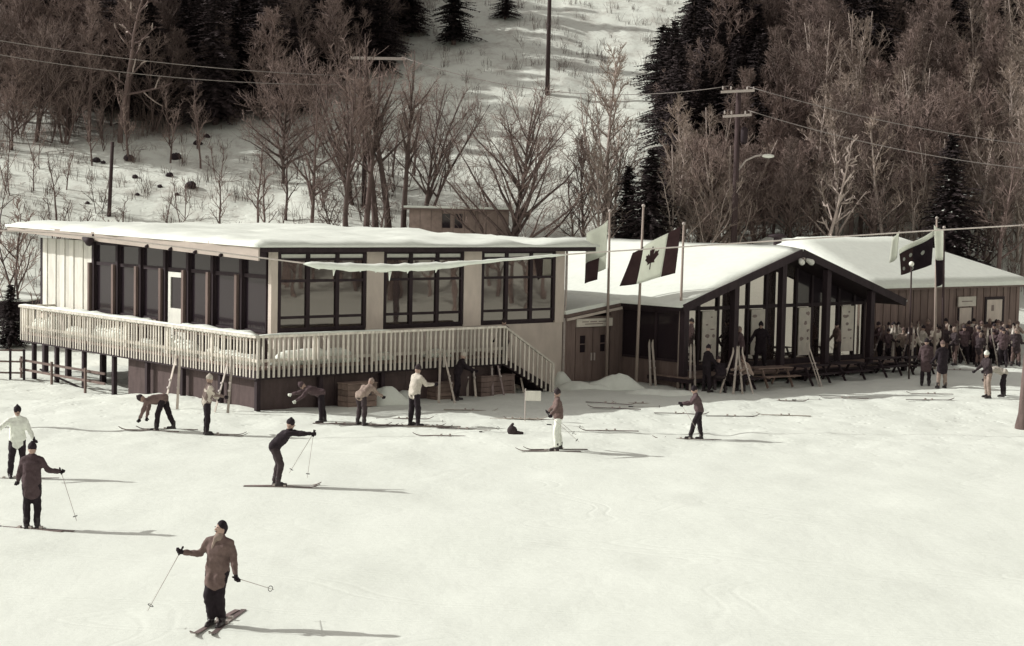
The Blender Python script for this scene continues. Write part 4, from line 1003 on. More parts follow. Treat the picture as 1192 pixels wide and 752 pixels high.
# ------------------------------------------------------------------ flags
def flag_fn(ht, ft, hb, fb, amp, ph, fold=2.0):
    ht, ft, hb, fb = map(Vector, (ht, ft, hb, fb)); nrm = (ft-ht).cross(hb-ht).normalized()
    def f(s, t, off=0.0):
        p = ht.lerp(ft, s).lerp(hb.lerp(fb, s), t)
        return p+nrm*(amp*(.25+s)*math.sin(fold*math.pi*s+1.2*t+ph)+off)+Vector((0, 0, -.05*math.sin(math.pi*s)))
    return f
def patch(name, f, s0, s1, t0, t1, mat, parent, n=10, m=8, th=.006):
    mb = MB(); vv = []
    for sd in (th, -th):
        for j in range(m+1):
            for i in range(n+1): vv.append(f(s0+(s1-s0)*i/n, t0+(t1-t0)*j/m, sd))
    K = (n+1)*(m+1); fs = []
    for j in range(m):
        for i in range(n):
            a = j*(n+1)+i; fs.append((a, a+1, a+n+2, a+n+1)); fs.append((K+a+n+1, K+a+n+2, K+a+1, K+a))
    for i in range(n): fs.append((i+1, i, K+i, K+i+1)); a = m*(n+1)+i; fs.append((a, a+1, K+a+1, K+a))
    for j in range(m): a = j*(n+1); fs.append((a, a+n+1, K+a+n+1, K+a)); a += n; fs.append((a+n+1, a, K+a, K+a+n+1))
    return mb.add(vv, fs).build(name, mat, parent, True)
def poly_on(name, f, pts, mat, parent, off=.016):
    for sd in (off, -off):
        vv = [f(s, t, sd) for s, t in pts]; MB().add(vv, [tuple(range(len(vv))) if sd > 0 else tuple(reversed(range(len(vv))))]).build(name, mat, parent)
def flags():
    def pole(base, top, lb, mat=m_polel, r=.055):
        g = on_ground(*base); tp = at_depth(top[0], top[1], g.y); d = tp-g
        o = MB().tube([(0, 0, -.4), d*.5, d], [r*1.15, r, r*.75], 10).build('flagpole', mat, None, True, g); tag(o, lb, 'flagpole')
        MB().ell(d+Vector((0, 0, .05)), (.07, .07, .07)).build('finial', m_metal, o, True); return g
    g1 = pole((706, 444), (710, 247), 'flagpole in front of the double door carrying the white flag', m_polel)
    g2 = pole((740, 450), (749, 241), 'leaning bare flagpole behind the canadian flag')
    g3 = pole((789, 452), (796, 262), 'flagpole at the left corner of the glass front carrying the canadian flag')
    g4 = pole((1088, 430), (1090.5, 255), 'pale flagpole in front of the hut carrying the spotted flag')
    g5 = pole((1097, 432), (1099, 266), 'dark flagpole in front of the hut, right of the pale one', m_polew)
    MB()
    # canadian flag
    Y = g3.y-.06; A = lambda px, py, dy=0: at_depth(px, py, Y+dy)
    f = flag_fn(A(792, 263), A(733, 294, -1.1), A(786, 318), A(721, 333, -1.0), .17, 1.9, 2.0)
    w = patch('flag', f, .235, .745, 0, 1, m_flagw, None, 14, 10); tag(w, 'canadian flag with dark end bars and maple leaf flying to the left', 'flag')
    patch('bar', f, 0, .235, 0, 1, m_flagr, w, 6, 10); patch('bar', f, .745, 1, 0, 1, m_flagr, w, 6, 10)
    half = [(0, 1), (.14, .72), (.28, .79), (.21, .36), (.40, .58), (.46, .47), (.70, .52), (.62, .30), (.74, .22), (.36, -.08), (.42, -.24), (.05, -.18), (.06, -.62)]
    full = half+[(-x, y) for x, y in reversed(half[1:])]
    poly_on('maple_leaf', f, [(.49-x*.20, .50-y*.36) for x, y in full], m_flagr, w)
    # white flag with a dark lower fly corner
    Y = g1.y-.1
    f = flag_fn(A(707, 256), A(684, 272, -.7), A(704, 322), A(678, 330, -.7), .14, 1.2, 1.5)
    w = patch('flag', f, 0, 1, 0, .60, m_flagw, None, 12, 8); tag(w, 'limp white flag with dark lower corner near the lodge', 'flag')
    def tri(s0): pass
    patch('fly_corner', f, .30, 1, .60, 1, m_flagr, w, 8, 5); patch('hoist_corner', f, 0, .30, .60, .86, m_flagw, w, 5, 4)
    # spotted dark flag at right
    Y = g4.y-.08
    f = flag_fn(A(1087, 268), A(1045, 290, -.5), A(1084, 308), A(1047, 320, -.5), .12, .2, 2.2)
    w = patch('flag', f, 0, 1, .18, 1, m_flagd, None, 12, 10); tag(w, 'dark flag with white spots flying before the hut roof', 'flag')
    patch('edge_band', f, 0, 1, 0, .18, m_flagw, w, 12, 3)
    patch('fly_part', f, .55, 1.0, .2, .98, m_flagr, w, 6, 8, .011)
    for s_, t_ in ((.62, .42), (.86, .45), (.90, .78), (.58, .88), (.3, .5)):
        poly_on('spot', f, [(s_+.05*math.cos(k), t_+.07*math.sin(k)) for k in np.arange(0, 6.2, .63)], m_flagw, w, .02)
    f = flag_fn(A(1047, 268, -.6), A(1039, 276, -.7), A(1044, 300, -.6), A(1036, 306, -.7), .05, .2, 1)
    o = patch('pennant_fold', f, 0, 1, 0, 1, m_flagw, w, 5, 6); 
    Y = g5.y-.08
    f = flag_fn(A(1098, 268), A(1089, 262, -.3), A(1097, 330), A(1090, 334, -.4), .08, .6, 1.5)
    w = patch('flag', f, 0, 1, 0, .55, m_flagw, None, 8, 8); tag(w, 'limp pale and dark flag hanging down the dark flagpole', 'flag')
    patch('lower_part', f, 0, 1, .55, 1, m_flagd, w, 8, 6)
    # thin post with ball top
    g = on_ground(1058, 441); tp = at_depth(1061, 310, g.y); d = tp-g
    o = MB().tube([(0, 0, -.3), d], [.04, .035], 8).build('lamp_post', m_polew, None, True, g); tag(o, 'thin dark post with a small round white top by the glass front', 'post')
    MB().ell(d+Vector((0, 0, .1)), (.11, .11, .11)).build('globe', m_trim, o, True)
flags()

# ------------------------------------------------------------------ skis, poles, people
def ski_mesh(mat, ln=1.85):
    mb = MB(); n = 16; vs_ = []
    for i in range(n+1):
        t = i/n; x = -ln*.45+ln*t; w = .045*(1-.12*math.sin(math.pi*t))
        if t > .93: w *= 1-(t-.93)/.07*.75
        z = .012+(.085*((t-.86)/.14)**2 if t > .86 else 0)+.02*math.sin(math.pi*min(t/.86, 1))*.3
        for sy, dz in ((-w, 0), (w, 0), (w, .018), (-w, .018)): vs_.append((x, sy, z+dz))
    fs = [(3, 2, 1, 0), (n*4, n*4+1, n*4+2, n*4+3)]
    for i in range(n):
        for k in range(4): a = i*4+k; b = i*4+(k+1) % 4; fs.append((a, b, b+4, a+4))
    return mb.add(vs_, fs).mesh('ski', mat)
SKI = ski_mesh(m_ski); SKIP = ski_mesh(m_skil)
BIND = MB().box((-.13, -.03, .026), (.19, .03, .04)).box((-.13, -.04, .035), (-.07, .04, .085)).box((.13, -.04, .035), (.19, .04, .075)).mesh('binding', m_metal)
def ski(pos, heading, label, mesh=None, group=None, rot=None):
    o = link_mesh('ski', mesh or SKI, None, pos)
    o.rotation_euler = rot if rot is not None else (0, 0, heading)
    link_mesh('binding', BIND, o); return tag(o, label, 'ski', group)
def ski_pole(hand, tip, label, group=None):
    hand = Vector(hand); tip = Vector(tip); d = (tip-hand).normalized()
    o = MB().tube([(0, 0, 0), d*1.16], [.007, .005], 6).build('ski_pole', m_metal, None, True, hand-d*.06)
    MB().cap(d*-.03, d*.11, .018, .016, 6, 2).build('grip', CL['black'], o, True)
    c = d*1.06; x = d.orthogonal().normalized(); y = d.cross(x)
    MB().tube([c+x*(.045*math.cos(t))+y*(.045*math.sin(t)) for t in np.linspace(0, 2*math.pi, 13)], .006, 5).build('basket', CL['black'], o, True)
    return tag(o, label, 'ski pole', group)

REM = []
FOLD = bpy.data.textures.new('folds', 'CLOUDS'); FOLD.noise_scale = .13; FOLD.noise_depth = 2
def remesh(o, vox=.026, it=4, fold=0):
    m = o.modifiers.new('r', 'REMESH'); m.mode = 'VOXEL'; m.voxel_size = vox; m.use_smooth_shade = True
    k = o.modifiers.new('s', 'SMOOTH'); k.factor = .5; k.iterations = it
    if fold:
        d = o.modifiers.new('d', 'DISPLACE'); d.texture = FOLD; d.strength = fold; d.mid_level = .5; d.texture_coords = 'LOCAL'
    REM.append(o); return o
def finish_remesh():
    dg = bpy.context.evaluated_depsgraph_get(); dg.update(); swap = {}
    for o in REM:
        me = bpy.data.meshes.new_from_object(o.evaluated_get(dg)); me.name = o.data.name
        mat = o.data.materials[0]; me.materials.clear(); me.materials.append(mat)
        me.polygons.foreach_set('material_index', [0]*len(me.polygons)); me.polygons.foreach_set('use_smooth', [True]*len(me.polygons))
        swap[o.data.name] = (o.data, me)
    for o in REM: o.modifiers.clear()
    for o in list(bpy.data.objects):
        if o.type == 'MESH':
            for old, new in swap.values():
                if o.data == old: o.data = new; break
    REM.clear()

def hand_mb(mb, w, d, side):
    "a gloved hand curled round a grip: palm, four unequal bent fingers and a thumb"
    w = Vector(w); d = Vector(d).normalized(); ref = Vector((1, 0, 0)) if abs(d.x) < .8 else Vector((0, 0, 1))
    x = (ref-d*ref.dot(d)).normalized(); y = d.cross(x)*side
    mb.cap(w, w+d*.075, .034, .042, 8, 2)
    for k, (o, l) in enumerate(((-.033, .036), (-.011, .042), (.011, .039), (.033, .030))):
        b = w+d*.085+x*o
        k1 = b+d*l*.8-y*.012; k2 = k1-y*.036+d*.004; k3 = k2-d*.03-y*.004
        mb.cap(b, k1, .0135, .013, 6, 2); mb.cap(k1, k2, .013, .012, 6, 2); mb.cap(k2, k3, .012, .010, 6, 2)
    t0 = w+d*.03-x*.036; t1 = t0-x*.028+d*.03-y*.012; t2 = t1+d*.022-y*.024+x*.012
    mb.cap(t0, t1, .015, .014, 6, 2); mb.cap(t1, t2, .014, .011, 6, 2)

def person(pos, heading, label, lean=5, head=0, turn=0, legs=((5, 8, 6), (5, 8, 6)), arms=((10, 12, 25, 0), (10, 12, 25, 0)), coat='charcoal', pants='black', hat='black', hair=None,
           s=1.0, hem=.22, flare=1.0, skis=None, skimesh=None, poles=None, group=None, who=None, twist=0.0, roll=0.0, gloves='black', detail=True, boots=True, hood=False, scarf=None):
    """A figure in its own pose. legs: (thigh forward, knee bend, spread) and arms: (forward, out, elbow bend, elbow inward) in degrees, left then right.
    heading: 0 = towards +X, 90 = +Y. skis: list of (heading offset, forward shift) per foot; poles: list of (hand index, tip direction in local axes)."""
    sn = lambda a: math.sin(R(a)); cs = lambda a: math.cos(R(a))
    rootz = 0.0; P = Vector((0, 0, 0)); J = {}
    sd = Vector((sn(lean), sn(roll), cs(lean))).normalized()
    S = P+sd*.47; N = P+sd*.53
    hd = Vector((sn(lean*.45+head), sn(roll)*.5, cs(lean*.45+head))).normalized(); HC = N+hd*.16
    lat = Vector((-sn(twist), cs(twist), 0))
    joints = []
    for k, sg in ((0, 1), (1, -1)):
        tf, kb, ab = legs[k]; hip = P+Vector((0, .095*sg, -.02))
        th = Vector((sn(tf), sg*sn(ab), -cs(tf))).normalized(); knee = hip+th*.43
        sh = Vector((sn(tf-kb), sg*sn(ab)*.8, -cs(tf-kb))).normalized(); ank = knee+sh*.42
        joints.append((hip, knee, ank))
    armj = []
    for k, sg in ((0, 1), (1, -1)):
        fw, out, el, inw = arms[k]; shd = S+lat*(.185*sg)+sd*.01
        ua = Vector((sn(fw)*cs(out), sg*sn(out), -cs(fw)*cs(out))).normalized(); elb = shd+ua*.28
        f2 = fw+el; fa = Vector((sn(f2)*cs(out-inw), sg*sn(out-inw), -cs(f2)*cs(out-inw))).normalized(); wr = elb+fa*.25
        armj.append((shd, elb, wr, fa))
    low = min(j[2].z for j in joints); lift = .115-low
    mid = (joints[0][2]+joints[1][2])/2
    off = Vector((-mid.x, -mid.y, lift))
    T = lambda v: v+off
    t = empty('person', pos, R(heading)); t.scale = (s, s, s); tag(t, label, 'person', group)
    # body: one continuous figure
    b = MB()
    b.cap(T(P+Vector((0, .05, 0))), T(P+Vector((0, -.05, 0))), .085, .085); b.cap(T(P), T(P+sd*.3), .09, .095); b.cap(T(P+sd*.36+lat*.09), T(P+sd*.36-lat*.09), .075, .075)
    b.cap(T(N-sd*.05), T(HC-hd*.06), .058, .055)
    b.ell(T(HC), (.098, .078, .12), 12, 9, hd); b.cap(T(HC-hd*.05), T(HC-hd*.075+Vector((.02, 0, 0))), .066, .06)
    fr = Vector((cs(turn), sn(turn), 0)); fr = (fr-hd*fr.dot(hd)).normalized(); er = hd.cross(fr)
    b.cap(T(HC+fr*.088+hd*.015), T(HC+fr*.115-hd*.022), .014, .02, 6, 2); b.cap(T(HC+fr*.075-hd*.085), T(HC+fr*.08-hd*.095), .03, .026, 6, 2)
    for q in (-1, 1): b.ell(T(HC+er*(.08*q)-hd*.01), (.02, .02, .032), 6, 5)
    for (h_, k_, a_) in joints: b.cap(T(h_), T(k_), .06, .045); b.cap(T(k_), T(a_), .045, .034)
    for (s_, e_, w_, fa) in armj: b.cap(T(s_-sd*.02), T(e_), .036, .03); b.cap(T(e_), T(w_), .03, .024); b.cap(T(w_), T(w_+fa*.06), .022, .022)
    remesh(b.build('body', m_skin, t, True), .024, 3)
    if detail:
        for q in (-1, 1): MB().ell(T(HC+fr*.089+er*(.034*q)+hd*.02), (.010, .012, .008), 6, 4).build('eye', m_eye, t, True)
        MB().cap(T(HC+fr*.097+er*.024-hd*.052), T(HC+fr*.097-er*.024-hd*.052), .006, .006, 6, 2).build('mouth', m_eye, t, True)
    # clothes
    c = MB()
    c.cap(T(P+Vector((0, .06, .02))), T(P+Vector((0, -.06, .02))), .15, .15); c.cap(T(P+sd*.03+lat*.035), T(P+sd*.32+lat*.055), .15, .148); c.cap(T(P+sd*.03-lat*.035), T(P+sd*.32-lat*.055), .15, .148)
    c.cap(T(P+sd*.37+lat*.08), T(P+sd*.37-lat*.08), .135, .135); c.cap(T(N-sd*.03), T(N+sd*.03), .085, .072)
    for sg in (1, -1): c.cap(T(N-sd*.02), T(S+lat*(.165*sg)-sd*.005), .07, .075)
    e0 = (joints[0][0]+joints[1][0])/2
    for k, (h_, k_, a_) in enumerate(joints):
        h2 = h_.lerp(e0, .25); e = h_.lerp(k_, min(hem/.43, 1.1)); c.cap(T(h2), T(e.lerp(e0+(e-h_), .25)), .118*flare, .112*flare)
    if hem > .1: e2 = (joints[0][0].lerp(joints[0][1], hem/.43)+joints[1][0].lerp(joints[1][1], hem/.43))/2; c.cap(T(e0), T(e2), .12*flare, .112*flare)
    for (s_, e_, w_, fa) in armj: c.cap(T(s_-sd*.015), T(e_), .074, .064); c.cap(T(e_), T(w_), .066, .05)
    if hood: c.cap(T(N-Vector((.06, 0, 0))), T(N+hd*.05-Vector((.08, 0, 0))), .085, .07)
    remesh(c.build('jacket', CL[coat], t, True), .022, 3, .06)
    q_ = MB()
    q_.cap(T(P+Vector((0, .06, -.02))), T(P+Vector((0, -.06, -.02))), .13, .13)
    for (h_, k_, a_) in joints: q_.cap(T(h_), T(k_), .11, .088); q_.cap(T(k_), T(a_+Vector((0, 0, .03))), .088, .074)
    remesh(q_.build('trousers', CL[pants], t, True), .024, 3, .05)
    if scarf:
        h = MB(); h.cap(T(N+sd*.015+fr*.02), T(N+sd*.03+fr*.02), .088, .08); h.cap(T(N+fr*.09), T(N+fr*.135-sd*.16), .035, .03)
        remesh(h.build('scarf', CL[scarf], t, True), .02, 2, .03)
    if hat:
        h = MB(); h.ell(T(HC+hd*.045), (.108, .09, .098), 12, 8, hd); h.cap(T(HC+hd*.035+fr*.012), T(HC+hd*.05+fr*.012), .1, .1); h.ell(T(HC+hd*.15), (.032, .032, .032), 8, 6)
        remesh(h.build('hat', CL[hat], t, True), .02, 2)
    if hair:
        h = MB(); h.ell(T(HC+hd*.03-fr*.02), (.108, .088, .105), 12, 8, hd); h.cap(T(HC-fr*.06), T(HC-fr*.06-hd*.07), .075, .05)
        remesh(h.build('hair', CL[hair], t, True), .02, 2)
    for k, (s_, e_, w_, fa) in enumerate(armj):
        g = MB(); hand_mb(g, T(w_+fa*.02), fa, 1 if k == 0 else -1); g.build('glove', CL[gloves], t, True)
    for k, (h_, k_, a_) in enumerate(joints):
        a = T(a_); bo = MB(); z0 = a.z-.115
        bo.cap(a+Vector((0, 0, .1)), a+Vector((.0, 0, -.04)), .07, .066, 8, 2); bo.cap(Vector((a.x-.03, a.y, z0+.048)), Vector((a.x+.17, a.y, z0+.043)), .048, .043, 8, 2)
        bo.box((a.x-.085, a.y-.046, z0), (a.x+.215, a.y+.046, z0+.022)); remesh(bo.build('boot', m_boot, t, True), .016, 2)
    Mw = Matrix.Translation(Vector(pos)) @ Matrix.Rotation(R(heading), 4, 'Z') @ Matrix.Scale(s, 4)
    who = who or label
    if skis:
        for k, (ho, sh) in enumerate(skis):
            a = T(joints[k][2]); w = Mw @ Vector((a.x+sh, a.y, a.z-.115)); hh = R(heading+ho)
            dz = Vector((math.cos(hh), math.sin(hh))); x0 = w.xy-dz*.7; x1 = w.xy+dz*.8
            w.z = max(gh(w.x, w.y), w.z-.0)-.028 if abs(w.z-gh(w.x, w.y)) < .05 else w.z-.03
            ski(w, hh, '%s ski of the %s' % ('left' if k == 0 else 'right', who), skimesh)
    if poles:
        for k, dv in poles:
            s_, e_, w_, fa = armj[k]; hnd = Mw @ T(w_+fa*.08); dirv = (Mw.to_3x3() @ Vector(dv)).normalized()
            ski_pole(hnd, hnd+dirv, 'ski pole in the %s hand of the %s' % ('left' if k == 0 else 'right', who))
    return t

def skiers():
    g = lambda px, py: on_ground(px, py)
    person(g(252, 728), 258, 'skier in a long brown coat gliding towards the camera with one arm raised', lean=6, head=-4, turn=-35, legs=((16, 34, -1), (24, 40, -1)),
           arms=((4, 14, 14, 0), (8, 34, 96, -14)), coat='brown', pants='black', hair='black', hat=None, s=.98, hem=.26, flare=1.06, skis=[(4, -.3), (-2, -.25)], poles=[(1, (.08, -.45, -.85)), (0, (-.9, .25, -.35))], scarf='tan',
           roll=7, who='skier in the long brown coat')
    person(g(37, 615), 95, 'person in dark coat seen from behind at the left edge of the slope', lean=4, legs=((3, 6, 1), (6, 10, 1)), arms=((5, 14, 30, 0), (10, 30, 62, -12)), coat='plum', pants='black', hat='black', s=1.0, hem=.25, flare=1.04,
           skis=[(70, .0), (74, -.05)], poles=[(1, (-.3, -.35, -.9))], who='person in dark coat seen from behind')
    person(g(20, 556), 290, 'skier in white jacket and dark cap at the left edge of the photo', lean=5, turn=10, legs=((10, 18, 5), (4, 14, 5)), arms=((12, 20, 25, 0), (20, 48, 35, 0)), coat='white', pants='black', hat='black', s=1.0, hem=.14,
           skis=[(-100, .1), (-104, .1)], poles=[(0, (-.2, .1, -.95)), (1, (.1, -.5, -.8))], who='skier in white jacket')
    person(g(322, 566), 5, 'skier in dark clothes leaning forward with both arms stretched out', lean=42, head=-12, legs=((12, 22, 3), (22, 30, 3)), arms=((78, 4, 10, 0), (86, 4, 6, 0)), coat='black', pants='charcoal', hat='black', s=1.0, hem=.15,
           skis=[(3, .1), (-5, .0)], poles=[(0, (-.12, .05, -.95)), (1, (-.5, -.05, -.85))], who='skier leaning forward')
    person(g(192, 501), 178, 'person in brown jacket bent double fastening a ski by the deck', lean=98, head=20, legs=((18, 14, 7), (-16, 4, 7)), arms=((15, 6, 8, 0), (6, 6, 6, 0)), coat='brown', pants='black', hat='charcoal', s=1.0, hem=.06,
           skis=[(-4, .15), (4, .1)], who='person bent double by the deck')
    person(g(240, 506), 20, 'person in patterned pale jacket and pale hat standing by the deck', lean=7, legs=((4, 8, 3), (2, 6, 3)), arms=((20, 8, 35, 0), (32, 8, 45, 0)), coat='patterned', pants='black', hat='pale', s=1.0, hem=.10,
           skis=[(-18, .2), (-22, .2)], who='person in patterned jacket')
    person(g(376, 492), 192, 'person in plum jacket stooping with pale gloves beside the deck', lean=72, head=18, legs=((2, 4, 7), (-8, 4, 6)), arms=((38, 10, 20, 0), (60, 8, 15, 0)), coat='plum', pants='black', hat='plum', s=.95, hem=.06, gloves='white',
           who='person stooping with pale gloves')
    person(g(420, 495), 60, 'child in tan jacket stooping beside the snow heap', lean=58, head=15, legs=((16, 26, 4), (6, 14, 4)), arms=((50, 8, 20, 0), (40, 8, 25, 0)), coat='tan', pants='charcoal', hat='tan', s=.95, hem=.08, skis=[(-62, .1), (-58, .1)], who='child in tan jacket')
    person(g(482, 496), 40, 'person in pale jacket and dark trousers standing before the deck', lean=10, head=4, legs=((2, 4, 6), (5, 8, 6)), arms=((15, 10, 40, 0), (35, 12, 55, 10)), coat='pale', pants='black', hat='charcoal', s=1.06, hem=.10,
           skis=[(-42, .1), (-48, .1)], who='person in pale jacket')
    person(g(650, 524), 185, 'child in dark top and white trousers skiing left with arms out', lean=4, head=-2, turn=30, legs=((10, 14, 4), (-4, 6, 4)), arms=((20, 38, 25, 0), (15, 40, 20, 0)), coat='brown', pants='white', hat='charcoal', s=.97, hem=.05,
           skis=[(-2, .15), (4, .05)], poles=[(0, (-.7, .3, -.6)), (1, (-.75, -.2, -.6))], who='child in white trousers')
    person(g(810, 512), 183, 'skier in dark jacket striding left in front of the glass pavilion', lean=16, head=4, legs=((26, 12, 3), (-4, 6, 3)), arms=((42, 10, 40, 0), (30, 12, 55, 0)), coat='plum', pants='black', hat='black', s=.92, hem=.10,
           skis=[(-3, .15), (3, .1)], poles=[(0, (-.5, .2, -.8))], who='skier striding left')
    # right hand group
    person(g(1077, 449), 80, 'person in long dark coat, left one of the pair before the crowd', lean=3, legs=((2, 4, 3), (4, 6, 3)), arms=((10, 10, 30, 0), (10, 8, 20, 0)), coat='plum', pants='black', hat='black', s=1.05, hem=.34, flare=1.1, who='left one of the pair')
    person(g(1096, 452), 100, 'person in black coat and pale trousers, right one of the pair before the crowd', lean=4, legs=((2, 4, 4), (6, 10, 4)), arms=((12, 10, 35, 0), (15, 10, 40, 0)), coat='black', pants='tan', hat='brown', s=1.05, hem=.32, flare=1.1, skis=None, who='right one of the pair')
    person(g(1150, 463), 200, 'person in dark vest and tan trousers standing near the right trunk', lean=8, legs=((8, 14, 6), (-4, 6, 6)), arms=((25, 10, 35, 0), (20, 10, 30, 0)), coat='charcoal', pants='tan', hat='white', s=1.0, hem=.08, who='person in dark vest')
    person(g(1168, 462), 170, 'person in pale jacket bending down near the right trunk', lean=70, head=15, legs=((14, 20, 6), (0, 6, 6)), arms=((30, 8, 15, 0), (24, 8, 18, 0)), coat='pale', pants='black', hat='charcoal', s=.95, hem=.06, who='person bending down near the right trunk')
    # on the porch of the pavilion
    def porch(u, v, hd, label, **k):
        q = loc(u, v, .405); person(q, hd, label, detail=False, **k)
    porch(23.6, -1.2, 255, 'broad figure in black coat standing on the pavilion porch', lean=3, arms=((8, 26, 40, 15), (8, 26, 40, 15)), coat='black', pants='black', hat='black', s=1.08, hem=.3, flare=1.12)
    porch(22.5, -1.1, 150, 'slim dark figure left of the broad one on the porch', lean=8, coat='plum', pants='black', hat='tan', s=.98)
    porch(28.9, -1.0, 200, 'figure in brown jacket near the right end of the porch', lean=6, coat='brown', pants='charcoal', hat='black', s=.98)
    q = on_ground(822, 456); person(q, 30, 'dark clothed person standing among the skis at the left of the porch', lean=6, arms=((40, 10, 40, 0), (20, 10, 20, 0)), coat='black', pants='black', hat='black', s=1.0, hem=.2, detail=False)
    q = on_ground(838, 457); person(q, 100, 'dark clothed person crouching beside the skis at the left of the porch', lean=45, legs=((70, 110, 8), (55, 95, 8)), arms=((40, 10, 20, 0), (45, 10, 20, 0)), coat='black', pants='charcoal', hat='charcoal', s=1.0, detail=False)
    q = on_ground(862, 456); person(q, 210, 'person in tan jacket sitting forward before the porch steps', lean=30, legs=((80, 85, 8), (75, 80, 10)), arms=((50, 10, 25, 0), (40, 10, 40, 0)), coat='tan', pants='black', hat='brown', s=1.0, detail=False)
    # on the stairs and beside them
    q = loc(11.3, .7, 1.0); person(q, 230, 'person in brown jacket coming down the deck stairs', lean=8, legs=((20, 30, 4), (0, 6, 4)), coat='brown', pants='charcoal', hat='charcoal', s=.95, detail=False)
    q = on_ground(530, 466); person(q, 10, 'dark clothed person leaning against the deck among the upright skis', lean=20, legs=((10, 14, 6), (-6, 10, 6)), arms=((30, 10, 30, 0), (40, 10, 30, 0)), coat='black', pants='black', hat='pale', s=.98, detail=False)
skiers()

def crowd():
    rr = random.Random(23); protos = []
    specs = [('patterned', 'black', 'black', 'patterned jacket'), ('brown', 'charcoal', 'tan', 'brown jacket'), ('tan', 'black', 'brown', 'tan jacket'), ('pale', 'charcoal', 'black', 'pale jacket'), ('plum', 'black', 'charcoal', 'plum coat'), ('charcoal', 'brown', 'tan', 'charcoal jacket')]
    for i, (c, p_, h, d) in enumerate(specs):
        t = person((0, 0, 0), 0, 'x', lean=rr.uniform(2, 12), legs=((rr.uniform(0, 12), 12, 5), (rr.uniform(-8, 4), 8, 5)), arms=((rr.uniform(5, 40), 12, rr.uniform(20, 70), 0), (rr.uniform(5, 40), 14, rr.uniform(20, 70), 0)), coat=c, pants=p_, hat=h, hem=rr.choice([.1, .25]), detail=False)
        protos.append((t, d))
    spots = []
    while len(spots) < 62:
        px = rr.uniform(1018, 1186); py = rr.uniform(412, 428) if px > 1060 else rr.uniform(414, 424)
        q = on_ground(px, py)
        if 1068 < px < 1108 and py > 424: continue
        if all((q.x-o.x)**2+(q.y-o.y)**2 > .30 for o in spots): spots.append(q)
    used = set()
    for i, q in enumerate(spots):
        t, d = protos[i % len(protos)]
        o = t if i < len(protos) else copy_tree(t)
        o.location = q; o.rotation_euler = (0, 0, rr.uniform(0, 6.28)); s = rr.uniform(.86, 1.04); o.scale = (s, s, s)
        tag(o, 'person in a %s standing in the crowd before the brown hut' % d, 'person', 'people in a %s in the crowd' % d)
crowd()
finish_remesh()

